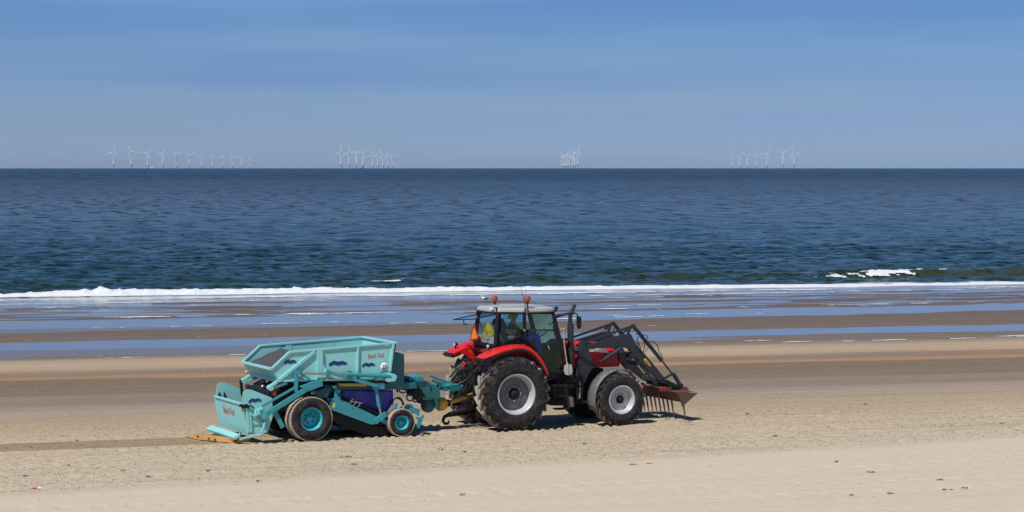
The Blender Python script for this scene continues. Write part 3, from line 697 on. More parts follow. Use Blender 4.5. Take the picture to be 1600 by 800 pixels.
b = B(); b.ball((0, 0, 0), .17, 8, (.8, 1.3, 1.15)); b.ball((.0, .17, -.08), .12, 7); b.ball((-.03, -.2, -.1), .12, 7); b.ball((-.05, .03, -.13), .15, 7); b.ball((0, .08, .14), .09, 6)
b.v = [(x + .022 * sin(z * 31 + y * 23), y + .03 * sin(x * 27 + z * 19), z + .022 * sin(y * 29 + x * 37)) for x, y, z in b.v]
p = Q(766, 520, .05); o = b.build('jacket', 'hivis', None); o.matrix_world = Matrix.Translation(O) @ Matrix.Rotation(TH, 4, 'Z') @ Matrix.Translation((p.x + .02, .10, p.z))
tag(o, 'crumpled yellow high visibility jacket behind the rear window of the red tractor', 'jacket')
# roof
zl, zh = 2.925, 3.02; b = B()
pl = [(-.34, .46), (-.22, .64), (.35, .82), (1.0, .84), (1.22, .78), (1.28, .60)]
pl = [(x, -y) for x, y in pl] + [(x, y) for x, y in reversed(pl)]; n = len(pl); lv = [(zl - .02, .985), (zl + .01, 1.0), (zl + .07, .99), (zh, .955), (zh + .008, .93)]; vs = []
for z, s_ in lv: vs += [((x - .47) * s_ + .47, y * s_, z + (.012 if s_ < .9 and abs(x) < 1 else 0)) for x, y in pl]
fs = [(i * n + k, i * n + (k + 1) % n, (i + 1) * n + (k + 1) % n, (i + 1) * n + k) for i in range(len(lv) - 1) for k in range(n)] + [tuple(range(n))[::-1], tuple(range((len(lv) - 1) * n, len(lv) * n))]
b.add(vs, fs); roof = b.build('cab_roof', 'roof', TR, .018)
b = B(); b.box((.62, 0, zh + .02), (.7, .9, .03)); b.box((.1, -.1, zh + .017), (.35, .7, .02)); b.build('roof_hatch', 'roof', roof, .01)
p = Q(867, 483, -.72); b = B(); b.bar(p + Vector((0, 0, -.06)), p + Vector((.06, 0, .06)), .10, .05); b.build('marker_lamp', 'black', roof, .01)
p = Q(767.5, 482, -.5); b = B(); b.box(p, (.03, .12, .08)); b.build('number_plate', 'white', roof)
def lamp(p, d, parent, r=.055, name='work_light'):
    d = Vector(d).normalized(); b = B(); b.tube([p - d * .07, p - d * .02, p + d * .03], [r * .45, r, r * 1.08], 14); b.bar(p + Vector((0, 0, -.10)), p + Vector((0, 0, -.02)), .03); o = b.build(name, 'black', parent)
    b = B(); b.tube([p + d * .031, p + d * .036], r * .92, 14); b.build('lamp_lens', 'lens', o)
lamp(Q(750.5, 482.5, .52), (-1, -.1, -.25), TR); lamp(Q(774.5, 483.5, -.55), (-1, -.35, -.25), TR)
lamp(Q(711.5, 538, .95), (-1, -.2, .1), TR, .05, 'fender_light'); lamp(Q(763.5, 541, -.9), (-1, -.5, .1), TR, .045, 'fender_light')
for (px, py, y, stem) in ((773, 467, .45, 475), (824.3, 467, -.80, 487)):
    p = Q(px, py, y); b = B(); q = Q(px, stem, y)
    b.lathe([(.018, q.z), (.018, p.z - .12), (.035, p.z - .10), (.05, p.z - .07), (.062, p.z - .06)], 14, (p.x, y, 0), 'z')
    b.lathe([(.05, q.z - .01), (.03, q.z + .02), (.018, q.z + .03)], 12, (p.x, y, 0), 'z')
    o = b.build('beacon', 'black', TR); b = B(); b.lathe([(.05, -.075), (.072, -.05), (.084, -.01), (.082, .03), (.065, .06), (.035, .078), (.0001, .083)], 20, p, 'z'); b.build('beacon_dome', 'amber', o)
b = B(); p = Q(822, 486, -.82); b.box(p, (.10, .05, .16)); b.tube([p, Q(821, 476, -.84)], .018, 8); b.build('beacon_bracket', 'greyfender', TR, .01)
b = B(); b.tube([Q(821, 478, -.7), Q(818, 466, -.7), Q(813.5, 448, -.7)], [.012, .008, .004], 6); b.tube([Q(823, 478, .2), Q(821, 452, .2)], [.007, .004], 6); b.build('antenna', 'black', TR)
# rear window swung up and open
h0 = Q(777, 491, -.55); h1 = Q(753, 489.5, .5); w0 = Q(738, 499, -.35); w1 = Q(708.5, 499.5, .62)
b = B(); 
for a, c in ((h1, w1), (w1, w0), (w0, h0)): b.bar(a, c, .03, .025)
b.tube([w0 + (w1 - w0) * .45, w0 + (w1 - w0) * .45 + Vector((0, 0, -.12)), w0 + (w1 - w0) * .45 + Vector((.1, .05, -.13))], .014, 8)
b.tube([w0 + (h0 - w0) * .25, Q(753, 514, -.2)], .012, 6); ow = b.build('rear_window_frame', 'black', TR)
b = B(); b.add([h0, h1, w1, w0], [(0, 1, 2, 3)]); b.build('rear_glass', 'glass2', ow)
# slow vehicle triangle
p = [QX(a, c_, -.50) for a, c_ in ((738.5, 509.5), (741.8, 509.5), (748, 532.5), (733.6, 532.5))]
b = B(); b.prism(p, Vector((.02, 0, 0))); tri = b.build('warning_triangle', 'smvr', TR)
p = [QX(a, c_, -.515) for a, c_ in ((739.9, 513), (740.4, 513), (745.8, 530), (735.6, 530))]
b = B(); b.prism(p, Vector((.01, 0, 0))); b.build('reflector', 'smvo', tri)
b = B(); b.bar(QX(741, 528, -.49), (-.22, .35, 2.05), .04); b.build('triangle_bracket', 'black', TR)
# rear fenders
def fender(s_):
    outer = [(756, 561), (764, 556.5), (774, 551), (784, 546.8), (796, 543.5), (808, 541.3), (820, 541), (830, 544), (839, 551), (846, 559), (851, 567), (855.5, 576.5), (858.5, 586)]
    inner = [(759, 564.5), (766, 560.5), (775, 556), (785, 551.8), (796, 548.5), (808, 546.2), (819, 546.4), (828, 550), (835, 556), (841.5, 564), (846.5, 572), (850.5, 579), (854, 587)]
    yo, yi = -1.25, -.70
    O_ = QQ(outer, yo); I_ = QQ(inner, yo); n = len(O_); vs = []; fs = []
    for o_, i_ in zip(O_, I_):
        c_ = (o_ - i_) * .2
        vs += [i_, i_ + (o_ - i_) * .75, o_ + Vector((0, .035, .01)), Vector((o_.x, yi, o_.z + .0)), Vector((i_.x, yi, i_.z + .0)), Vector((i_.x, yo + .05, i_.z + .02))]
    vs = [Vector((v.x, v.y * -s_, v.z)) for v in vs]
    for i in range(n - 1):
        for k in range(6): fs.append((i * 6 + k, i * 6 + (k + 1) % 6, (i + 1) * 6 + (k + 1) % 6, (i + 1) * 6 + k))
    fs += [tuple(range(6)), tuple(range((n - 1) * 6, n * 6))]
    b = B(); b.add(vs, fs); f = b.build('rear_fender', 'red', TR, .012)
    # rubber widening strip along the inner edge and the rear lip
    b = B(); L_ = QQ([(752.5, 564), (757, 560.5), (766, 557), (777, 553.5), (785, 553), (776, 559), (766, 565), (757, 568.5)], yo - .01); b.prism([Vector((p.x, p.y * -s_, p.z)) for p in L_], -.55 * s_); b.build('fender_lip', 'black', f, .015)
    b = B(); prev = None
    for p in I_:
        p = Vector((p.x, (p.y - .012) * -s_, p.z - .01))
        if prev is not None: b.bar(prev, p, .05, .05)
        prev = p
    b.build('fender_edge', 'black', f)
fender(1); fender(-1)
for s_ in (1, -1):
    q = [Vector((p.x, p.y * s_, p.z)) for p in QQ([(714, 549), (722, 545), (738, 541.5), (754, 542), (756, 578), (744, 572), (736, 562), (727, 555)], .69)]
    b = B(); b.prism(q, -.04 * s_); b.build('fender_inner_wall', 'red', TR, .008)
b = B()
for s_ in (-1, 1): b.prism([(-.35, s_ * .72, 1.95), (-.1, s_ * .72, 2.12), (.7, s_ * .72, 2.10), (.95, s_ * .72, 1.6), (.5, s_ * .72, 1.45), (-.3, s_ * .72, 1.6)], -s_ * .06)
b.box((-.32, 0, 1.93), (.08, 1.4, .12)); b.build('fender_support', 'redold', TR, .02)
# front fenders
for s_ in (1, -1):
    vs = []; fs = []; n = 13
    for i in range(n):
        a = R(200 - 138 * i / (n - 1)); r = .765
        for (yy, rr) in ((-1.18, r - .03), (-1.17, r), (-.95, r + .012), (-.76, r), (-.75, r - .03), (-.95, r - .012)):
            vs.append((XF - .03 + rr * cos(a), yy * s_, .66 + rr * sin(a)))
    for i in range(n - 1):
        for k in range(6): fs.append((i * 6 + k, i * 6 + (k + 1) % 6, (i + 1) * 6 + (k + 1) % 6, (i + 1) * 6 + k))
    fs += [tuple(range(6)), tuple(range((n - 1) * 6, n * 6))]
    b = B(); b.add(vs, fs, True); b.bar((XF, -.9 * s_, 1.36), (XF, -.3 * s_, 1.2), .05); b.build('front_fender', 'greyfender', TR)
# exhaust
b = B(); px_ = 1.79; ye = -.56
b.tube([Q(891.5, 604, ye), Q(891.5, 506, ye)], .083, 18); b.tube([Q(891, 507, ye), Q(891, 492, ye)], .055, 14); b.tube([Q(891, 493, ye), Q(893, 488, ye), Q(898.3, 475.5, ye)], [.056, .055, .05], 14, cap=False)
b.box(Q(886.5, 530, ye), (.1, .08, .05)); b.build('exhaust', 'loader', TR)
# mirrors
def mirror(s_):
    b = B(); P_ = [Q(866, 495, -.80), Q(874, 492.8, -.95), Q(887, 490, -1.05), Q(899, 489.2, -1.1), Q(902.3, 491.5, -1.1), Q(902.8, 497, -1.1)]
    b.tube([Vector((p.x, p.y * s_, p.z)) for p in P_], [.05, .045, .03, .018, .016, .014], 8)
    o = b.build('mirror_arm', 'black', TR); c_ = Q(902.5, 504, -1.1); b = B()
    b.prism([Vector((c_.x + x * .35, (c_.y + y) * s_, c_.z + z)) for x, y, z in ((0, -.1, .15), (.02, .1, .16), (.05, .12, -.05), (.03, .03, -.17), (0, -.09, -.1))], Vector((.07, 0, 0))); b.build('mirror', 'black', o, .02)
mirror(1); mirror(-1)
# loader
LO = []
def bx2(b, pts, y, t):
    q = QQ(pts, y); b.prism(q, t)
tw = B()
for s_ in (1, -1):
    q = QQ([(907, 534), (913, 533), (918, 541), (930, 574), (925, 577), (912, 600), (911, 624), (901, 624), (899, 590), (905, 560)], -.60)
    q2 = [Vector((p.x, p.y * s_, p.z)) for p in q]; b = B(); b.prism(q2, .10 * s_); b.box((2.15, -.42 * s_, 1.15), (.22, .3, .2)); b.build('loader_tower', 'loader', TR, .012)
    up = [(917, 540), (975, 522.5), (986.5, 522.3), (990, 530), (994, 537.2), (1018, 565), (1038, 589.5), (1032, 595.5), (1020, 586), (1001, 567.5), (989, 553), (982, 544.5), (972, 541.8), (954, 543.8), (930, 544.6), (918, 546)]
    q = QQ(up, -.62); b = B(); b.prism([Vector((p.x, p.y * s_, p.z)) for p in q], .12 * s_); arm = b.build('loader_arm', 'loader', TR, .012)
    if s_ == 1:
        b = B(); q = QQ([(1005.5, 561), (1009, 560), (1013, 564.5), (1017.5, 573), (1012, 570), (1008, 566)], -.624); b.prism(q, .006); b.build('arm_badge', 'sticker', arm)
        c_ = Q(1011, 566, -.63); lettering('MX', 'ink', arm, (c_.x, -.632, c_.z), .06, (pi / 2, R(48), 0), width=.13)
    def P2(px, py, y=-.56): 
        p = Q(px, py, y); return Vector((p.x, p.y * s_, p.z))
    b = B(); b.bar(P2(909, 537), P2(988, 509.5), .05, .055); b.bar(P2(981, 524), P2(984, 511), .05, .07); b.bar(P2(975, 519), P2(990, 509), .045, .05); b.box(P2(989, 509.5), (.09, .09, .10)); b.build('linkage_rod', 'loader', TR, .008)
    b = B(); b.tube([P2(990, 510), P2(1034, 563.5)], .048, 12); b.tube([P2(1034, 563), P2(1050, 584)], .022, 10); b.box(P2(1033, 562.5), (.07, .09, .08)); b.box(P2(1010, 534), (.06, .11, .05)); b.build('tilt_cylinder', 'loader', TR)
    b = B(); b.tube([P2(971.5, 543.5, -.66), P2(944, 562, -.66)], .05, 12); b.tube([P2(944, 562, -.66), P2(929, 571.5, -.66)], .028, 10); b.box(P2(970.5, 544, -.66), (.09, .08, .08)); b.build('lift_cylinder', 'loader', TR)
    b = B(); b.bar(P2(985, 553), P2(1026, 600), .05, .06); b.build('level_rod', 'loader', TR, .006)
    b = B(); b.bar(P2(1050.5, 584), P2(1034.5, 593.5), .09, .05); b.bar(P2(1052, 584), P2(1064, 603.5), .09, .085); b.box(P2(1051, 584.5), (.08, .12, .08)); b.box(P2(1063, 603), (.12, .13, .12)); b.build('crank_link', 'loader', TR, .01)
    b = B()
    for hp in (((994, 523), (998, 517), (1004, 526), (1007, 541), (1003, 552), (1000, 541), (996, 532), (999, 524), (1010, 524), (1012, 530)), ((1011, 536), (1017, 533), (1026, 538), (1030, 550), (1035, 557), (1033, 563)), ((1006, 551), (1012, 545), (1014, 538)), ((972, 546), (974, 550), (980, 551), (982, 545)), ((992, 532), (997, 538), (997, 545))):
        b = B(); b.hose([P2(x, y, -.66) for x, y in hp], .011, 6); b.build('hydraulic_hose', 'hose', TR)
b = B(); a = Q(989, 556, -.6); b.tube([a, mir(a)], .09, 14); c_ = Q(1000, 568, -.6); b.bar(c_, mir(c_), .10, .10); c_ = Q(1036, 595, -.6); b.tube([c_, mir(c_)], .06, 12); c_ = Q(975, 558, -.45); b.box((c_.x - .05, 0, c_.z), (.2, .95, .22)); b.build('loader_crossbar', 'loader', TR)
b = B()
for s_ in (1, -1):
    for k in range(5): 
        p = Q(1040 + k * 5, 598 + k * 1.6 + random.uniform(-1.5, 1.5), -.55); b.box((p.x, p.y * s_, p.z), (.12, .16, .12), Matrix.Rotation(random.random(), 3, 'Y'))
a = Q(1040, 602, -.5); b.tube([a, mir(a)], .05, 10); a = Q(1058, 604, -.5); b.tube([a, mir(a)], .045, 10); b.build('quick_hitch', 'dark', TR, .01)
for s_ in (1, -1):
    for px in (1037, 1069):
        p = Q(px, 608.5, -.62); b = B(); b.box((p.x, p.y * s_, p.z - .01), (.20, .14, .09)); b.box((p.x + .03, p.y * s_, p.z + .045), (.07, .10, .05)); b.build('fork_bracket', 'redold', TR, .012)
# manure fork: folded steel back with end plates and a row of tines
fk = B(); xk = 4.66; zt = .755
fk.prism([(xk - .10, -1.1, zt + .015), (xk + .40, -1.1, zt + .015), (xk + .40, -1.1, zt), (xk + .02, -1.1, zt - .02), (xk + .12, -1.1, zt - .26), (xk + .09, -1.1, zt - .26), (xk - .06, -1.1, zt - .02)], 2.2)
fork = fk.build('manure_fork', 'rust', TR, .004)
for yy in (-1.12, .0, 1.1):
    b = B(); q = QQ([(1060, 613.2), (1090.5, 614), (1066, 635.5)], -1.12) if yy != 0 else QQ([(1060, 613.2), (1076, 616), (1062, 630)], -1.12); b.prism([(p.x, yy, p.z) for p in q], .025)
    b.build('end_plate' if yy else 'middle_plate', 'rust', fork)
tn = B(); tn.tube([(.0, 0, 0), (.03, 0, -.12), (.06, 0, -.30), (.10, 0, -.50)], [.030, .026, .020, .008], 8); t0 = None
for k in range(9):
    y = -1.09 if k == 0 else -.50 + (k - 1) * .235
    if t0 is None: t0 = tn.build('tine', 'tine', fork, loc=(xk + .10, y, zt - .24))
    else: copyof(t0, fork, (xk + .08, y, zt - .22))
tg = B()
for k in range(1, 8):
    y = -.50 + (k - 1) * .235; tg.prism([(xk + .06, y - .09, zt - .02), (xk + .09, y, zt - .33), (xk + .06, y + .09, zt - .02)], Vector((.03, 0, 0)))
tg.build('tine_socket', 'rust', fork)
# rear hitch
b = B()
b.box((-.45, 0, .95), (.35, .5, .7)); b.box((-.62, 0, 1.2), (.2, .3, .35))
for s_ in (-1, 1):
    b.bar((-.3, s_ * .3, .62), (-1.05, s_ * .42, .55), .05, .09); b.bar((-.35, s_ * .32, 1.45), (-.85, s_ * .42, 1.38), .06, .08); b.tube([(-.8, s_ * .42, 1.38), (-.82, s_ * .42, .60)], .035, 8)
    b.tube([(-.55, s_ * .22, 1.55), (-.6, s_ * .3, .9)], .05, 10)
b.bar((-.45, 0, 1.35), (-1.0, 0, 1.25), .06)
b.tube([(-.62, -.1, .52), (-1.3, -.1, .38), (-1.48, -.1, .30), (-1.52, -.1, .20), (-1.47, -.1, .13), (-1.38, -.1, .13), (-1.35, -.1, .20)], [.06, .05, .045, .04, .038, .036, .02], 10)
b.tube([(-1.3, .12, .30), (-.5, .2, .35)], .04, 8)
for k in range(14): b.box((-.62 + random.uniform(-.15, .15), random.uniform(-.45, .45), random.uniform(.5, 1.45)), (random.uniform(.06, .16), random.uniform(.05, .14), random.uniform(.05, .2)), Matrix.Rotation(random.random(), 3, 'Y'))
for k in range(7):
    y0 = -.3 + k * .09; b.tube([(-.6, y0, 1.3 - .04 * k), (-.85, y0 * .8, 1.05 + .1 * sin(k)), (-.9, y0 * .4, .8), (-.62, y0, .7)], .016, 6)
b.build('rear_hitch', 'dark', TR, .006)
b = B(); b.tube([Q(753, 567, -.35), Q(742, 580, -.3), Q(728, 594, -.2), Q(712, 602, -.1), Q(693, 600, 0), Q(676, 594, 0)], .018, 8); b.tube([Q(745, 574, -.3), Q(733, 590, -.2), Q(716, 601, -.1), Q(700, 600, 0)], .015, 8); b.build('supply_hose', 'hose', TR)
b = B(); b.lathe([(.0001, -.02), (.08, -.02), (.10, 0), (.08, .02)], 16, Q(724, 570, .2), 'x'); b.build('round_reflector', 'lampred', TR)

def world_of(p): return O + RT @ Vector(p)
# shovel hanging on the near side
SH = thing('shovel', 'wooden T-handled shovel with pale metal blade hanging upright between cab door and exhaust', 'shovel', world_of((0, 0, 0)), TH)
b = B(); b.tube([Q(880.2, 515, -.92), Q(882, 540, -.92), Q(886.5, 572, -.92)], .018, 8); b.build('shaft', 'wood', SH)
b = B(); b.tube([Q(875.3, 515.2, -.92), Q(882.5, 513.8, -.92)], .022, 8); b.build('grip', 'wood', SH)
b = B(); q = QQ([(882.5, 570.5), (887, 569.2), (893.5, 569.8), (894.8, 580), (893.5, 585), (888, 586.6), (883, 585), (881.3, 579)], -.94); b.prism(q, .02); b.tube([Q(886.5, 566, -.95), Q(888, 583, -.955)], .016, 6); b.build('shovel_blade', 'blade', SH, .006)

# ---------------- driver (seated, mostly behind the door pillar)
DR = thing('person', 'person in dark jacket and blue trousers seated in the tractor cab behind the door pillar', 'person', world_of((0, 0, 0)), TH)
def skinned(name, m, verts, edges, parent, sub=2):
    me = bpy.data.meshes.new(name); me.from_pydata([v[:3] for v in verts], edges, []); o = bpy.data.objects.new(name, me); COL.objects.link(o); o.parent = parent
    me.materials.append(M[m]); md = o.modifiers.new('skin', 'SKIN'); sv = me.skin_vertices[0].data if me.skin_vertices else None
    if sv is None:
        me.attributes  # layer is created with the modifier evaluation
    if not me.skin_vertices:
        bpy.context.view_layer.objects.active = o
        bm = bmesh.new(); bm.from_mesh(me); bm.verts.layers.skin.verify(); bm.to_mesh(me); bm.free()
    for i, v in enumerate(verts):
        r = v[3]; me.skin_vertices[0].data[i].radius = r if isinstance(r, tuple) else (r, r)
    me.skin_vertices[0].data[0].use_root = True
    md2 = o.modifiers.new('sub', 'SUBSURF'); md2.levels = sub; md2.render_levels = sub; md.use_smooth_shade = True
    return o
hx = .42
body = [(hx, 0, 2.06, (.17, .13)), (hx - .02, 0, 2.28, (.15, .11)), (hx, 0, 2.50, (.17, .12)), (hx + .03, 0, 2.62, .055), (hx + .06, 0, 2.70, .07), (hx + .07, 0, 2.79, .095), (hx + .06, 0, 2.85, .07),
        (hx + .02, -.19, 2.53, .06), (hx + .15, -.26, 2.29, .045), (hx + .44, -.19, 2.38, .036), (hx + .66, -.15, 2.40, .032),
        (hx + .02, .19, 2.53, .06), (hx + .15, .26, 2.29, .045), (hx + .44, .19, 2.38, .036), (hx + .66, .15, 2.40, .032),
        (hx + .04, -.12, 2.08, .10), (hx + .60, -.18, 2.30, .10), (hx + .70, -.18, 1.80, .06), (hx + .60, -.15, 1.54, .045), (hx + .74, -.15, 1.50, .04),
        (hx + .04, .12, 2.08, .10), (hx + .60, .18, 2.30, .10), (hx + .70, .18, 1.80, .06), (hx + .60, .15, 1.54, .045), (hx + .74, .15, 1.50, .04)]
be = [(0, 1), (1, 2), (2, 3), (3, 4), (4, 5), (5, 6), (2, 7), (7, 8), (8, 9), (9, 10), (2, 11), (11, 12), (12, 13), (13, 14), (0, 15), (15, 16), (16, 17), (17, 18), (18, 19), (0, 20), (20, 21), (21, 22), (22, 23), (23, 24)]
skinned('body', 'skin', body, be, DR)
fat = lambda v, k: (v[0], v[1], v[2], tuple(a + k for a in v[3]) if isinstance(v[3], tuple) else v[3] + k)
skinned('jacket', 'jacket', [fat(body[i], .022) for i in (1, 2, 7, 8, 9, 11, 12, 13, 0)], [(0, 1), (1, 2), (2, 3), (3, 4), (1, 5), (5, 6), (6, 7), (0, 8)], DR)
skinned('trousers', 'trouser', [fat(body[i], .018) for i in (0, 15, 16, 17, 20, 21, 22)], [(0, 1), (1, 2), (2, 3), (0, 4), (4, 5), (5, 6)], DR)
for s_ in (-1, 1):
    for k in range(4):
        y = s_ * .14 + (k - 1.5) * .019; x = hx + .69; skinned('finger', 'skin', [(x, y, 2.405, .011), (x + .035, y, 2.42, .010), (x + .05, y, 2.395, .009), (x + .035, y, 2.375, .008)], [(0, 1), (1, 2), (2, 3)], DR, 1)
    skinned('thumb', 'skin', [(hx + .66, s_ * .12, 2.405, .012), (hx + .69, s_ * .095, 2.415, .011), (hx + .72, s_ * .09, 2.41, .009)], [(0, 1), (1, 2)], DR, 1)
b = B(); b.ball((hx + .045, 0, 2.83), .103, 9, (1.05, .86, .8)); b.build('hair', 'hair', DR)
b = B(); b.tube([(hx + .155, 0, 2.81), (hx + .185, 0, 2.77), (hx + .16, 0, 2.76)], [.008, .016, .01], 6)
for s_ in (-1, 1): b.ball((hx + .065, s_ * .088, 2.78), .028, 5, (.7, .4, 1))
b.build('nose_and_ears', 'skin', DR)
b = B()
for s_ in (-1, 1): b.ball((hx + .152, s_ * .034, 2.80), .012, 5)
b.build('eyes', 'ink', DR)
b = B(); b.box((hx + .158, 0, 2.725), (.01, .045, .008)); b.build('mouth', 'redprint', DR)

# ---------------- the beach cleaner
BC = thing('beach_cleaner', 'turquoise beach cleaner with open hopper and orange trailing flap, towed by the tractor', 'beach cleaner', world_of((-4.6, 0, 0)), TH)
BO = Vector((4.6, 0, 0))                          # its parts sit in the tractor's frame, shifted to its own base
def bc(b, name, m, parent=None, bevel=0.0):
    if parent is None or parent is BC: b.v = [tuple(Vector(v) + BO) for v in b.v]; return b.build(name, m, BC, bevel)
    b.v = [tuple(Vector(v) + BO) for v in b.v]; o = b.build(name, m, parent, bevel)
    return o
YH = -1.10
A_, B_, C_, D_, E_ = QQ([(424, 576.5), (452.5, 550), (618, 535.8), (607.5, 592), (435.5, 595)], YH)
b = B(); b.add([A_, mir(A_), mir(E_), E_], [(0, 1, 2, 3)]); b.add([v + Vector((.03, 0, 0)) for v in (A_, mir(A_), mir(E_), E_)], [(0, 3, 2, 1)])
hop = bc(b, 'hopper', 'teal', BC)
b = B(); b.add([E_, mir(E_), mir(D_), D_], [(0, 1, 2, 3)]); b.add([v + Vector((0, 0, -.03)) for v in (E_, mir(E_), mir(D_), D_)], [(0, 3, 2, 1)]); bc(b, 'hopper_floor', 'tealin', hop)
b = B(); b.add([C_, mir(C_), mir(D_), D_], [(0, 1, 2, 3)]); b.add([v + Vector((.03, 0, 0)) for v in (C_, mir(C_), mir(D_), D_)], [(0, 3, 2, 1)]); bc(b, 'front_panel', 'teal', hop)
for s_ in (1, -1):
    pts = [Vector((p.x, p.y * s_, p.z)) for p in (A_, B_, C_, D_, E_)]
    b = B(); b.prism(pts, .02 * s_); bc(b, 'side_panel', 'tealin' if s_ < 0 else 'teal', hop)
    b = B()
    for a, c in ((A_, B_), (B_, C_)): 
        a = Vector((a.x, (a.y + .0) * s_, a.z)); c = Vector((c.x, c.y * s_, c.z)); b.bar(a, c, .075, .05)
    if s_ == 1: b.bar(A_, mir(A_), .07, .06); b.bar(C_, mir(C_), .10, .05); b.bar(E_ + Vector((0, 0, .0)), mir(E_), .07, .05)
    bc(b, 'rim', 'teal', hop, .006)
    def S(px, py, y=-1.115): 
        p = Q(px, py, y); return Vector((p.x, p.y * s_, p.z))
    b = B(); b.bar(S(491.5, 549), S(436, 594), .07, .075); bc(b, 'rib', 'teal', hop, .006)
    b = B(); b.bar(S(499, 548), S(499.5, 592), .09, .15); b.prism([S(503, 566, -1.16), S(511, 577, -1.16), S(511, 588, -1.16), S(503, 592, -1.16)], .03 * s_); b.tube([S(509, 580, -1.19), S(509, 580, -1.13)], .04, 10); bc(b, 'rib', 'teal', hop, .006)
    b = B(); b.bar(S(559.3, 542), S(558, 592), .06, .05); bc(b, 'rib', 'teal', hop, .006)
    b = B(); b.bar(S(614.5, 537), S(608, 590), .06, .055); bc(b, 'rib', 'teal', hop, .006)
    b = B(); b.bar(S(436, 595), S(607, 592), .05, .05); bc(b, 'rib', 'teal', hop, .006)
# soft wave prints and lettering on the near panel
def wave(x0, x1, y0, y1, yp, parent, amp=1.0, tilt=0):
    n = 28; 
    for off, m_, yy in ((1.7, 'cyan', yp - .003), (0, 'navy', yp - .006)):
        top = []; bot = []
        for i in range(n + 1):
            t = i / n; px = x0 + (x1 - x0) * t; wob = sin(t * 4.6 * pi + .5) * .85 * amp * (1 - .3 * t) + (1.6 - 5 * t) * (t < .32) * .6
            env = min(1, t / .10, (1 - t) / .30 + .08) ** .8; mid = (y0 + y1) / 2 + tilt * (t - .5)
            h_ = (y1 - y0) / 2 * .48 * env
            top.append(Q(px - off * .4, mid + wob - h_ + off, yy)); bot.append(Q(px - off * .4, mid + wob * 1.1 + h_ + off, yy))
        b = B(); vs = top + bot; fs = [(i, i + 1, n + 2 + i, n + 1 + i) for i in range(n)]; b.add(vs, fs); bc(b, 'wave_print', m_, parent)
def tp(px, py, y): return Q(px, py, y) + BO
wave(444, 464, 560.5, 568.5, YH - .004, hop); wave(514, 543, 562, 571.5, YH - .004, hop); wave(566, 586.5, 565.5, 572.5, YH - .004, hop)
lettering('Beach Tech', 'redprint', hop, tp(587.6, 555.6, YH - .003), .115, (pi / 2, R(-2.5), 0), .35, width=.42, bold=.0)
b = B(); p = Q(600.4, 573, YH); b.lathe([(.0001, -.004), (.10, -.004), (.10, 0)], 26, (p.x, YH - .006, p.z)); bc(b, 'speed_disc', 'white', hop)
lettering('25', 'ink', hop, tp(600.4, 573, YH - .014), .115, (pi / 2, 0, 0), 0, width=.11, bold=.004)
b = B(); q = QQ([(601.5, 538.8), (607.5, 538.3), (607.3, 540), (601.5, 540.5)], YH - .03); b.prism(q, .004); bc(b, 'rating_plate', 'white', hop)
dn = (E_ - A_); dn.y = 0; dn.normalize(); up_ = -dn; rt2 = Vector((0, -1, 0)); nv2 = rt2.cross(up_)
p = QX(382, 584, -6.28); fr_ = (A_.z - p.z) / (A_.z - E_.z); pp = Vector((A_.x + (E_.x - A_.x) * fr_, p.y, p.z))
MR = Matrix((rt2, up_, nv2)).transposed().to_4x4()
b = B(); b.lathe([(.0001, .004), (.10, .004), (.10, -.01)], 22, (0, 0, 0), 'z'); o = b.build('rear_speed_disc', 'white', hop); o.matrix_local = Matrix.Translation(pp + nv2 * .012 + BO) @ MR
o = lettering('25', 'ink', hop, (0, 0, 0), .11, (0, 0, 0), 0, width=.11, bold=.004); o.matrix_local = Matrix.Translation(pp + nv2 * .02 + BO) @ MR
# the load: dark wet sand and rubbish seen through the open top
nx, ny = 44, 34; U, V = np.meshgrid(np.linspace(A_.x + .03, -3.8, nx), np.linspace(-1.03, 1.03, ny))
Hh = np.interp(U, [-6.4, -6.1, -5.75, -5.4, -4.9, -3.8], [A_.z - .03, A_.z + .12, A_.z + .27, A_.z + .32, A_.z + .14, A_.z - .15]) + .06 * fbm(U * 2.2, V * 2.2, 4, 3) - .05 * (V / 1.0) ** 2
ld = grid_mesh('load', U + BO.x, V, Hh, M['dirt']); ld.parent = hop
# tipping brackets below the rear lip
b = B()
for (a, c, y) in (((437, 594), (422, 604), -1.0), ((448, 598), (424, 607), -.96)): b.bar(Q(*a, y), Q(*c, y), .10, .07)
for (a, c) in (((437, 594), (422, 604)), ((448, 598), (424, 607))): b.bar(mir(Q(*a, -1.0)), mir(Q(*c, -1.0)), .10, .07)
p = Q(422, 606, -1.0); b.tube([p + Vector((0, -.08, 0)), p + Vector((0, .08, 0))], .065, 14); p = mir(p); b.tube([p + Vector((0, -.08, 0)), p + Vector((0, .08, 0))], .065, 14)
p = Q(436, 596, -1.0); b.bar(p, mir(p), .10, .06); bc(b, 'tipping_bracket', 'teal', BC, .008)
b = B(); b.bar((-6.45, 1.0, 1.33), (-6.42, 1.0, .95), .07, .07); b.tube([(-6.3, -.3, 1.36), (-6.4, -.3, 1.34)], .06, 10); b.box((-5.9, 0, .95), (.9, 1.8, .5)); b.box((-5.3, 0, 1.05), (1.6, 1.7, .4)); b.box((-4.8, 0, .8), (2.6, 1.3, .5)); bc(b, 'inner_chassis', 'dark', BC, .02)
p = Q(410.5, 604, -.4); b = B(); b.ball(p, .05, 8); bc(b, 'rear_camera_lamp', 'steel', BC)
for s_ in (-1, 1):
    p = Q(428, 614.5, -.98); b = B(); b.box((p.x, p.y * -s_, p.z), (.08, .16, .12)); b.box((p.x - .045, p.y * -s_, p.z), (.02, .13, .10)); bc(b, 'tail_lamp', 'lampred', BC, .01)
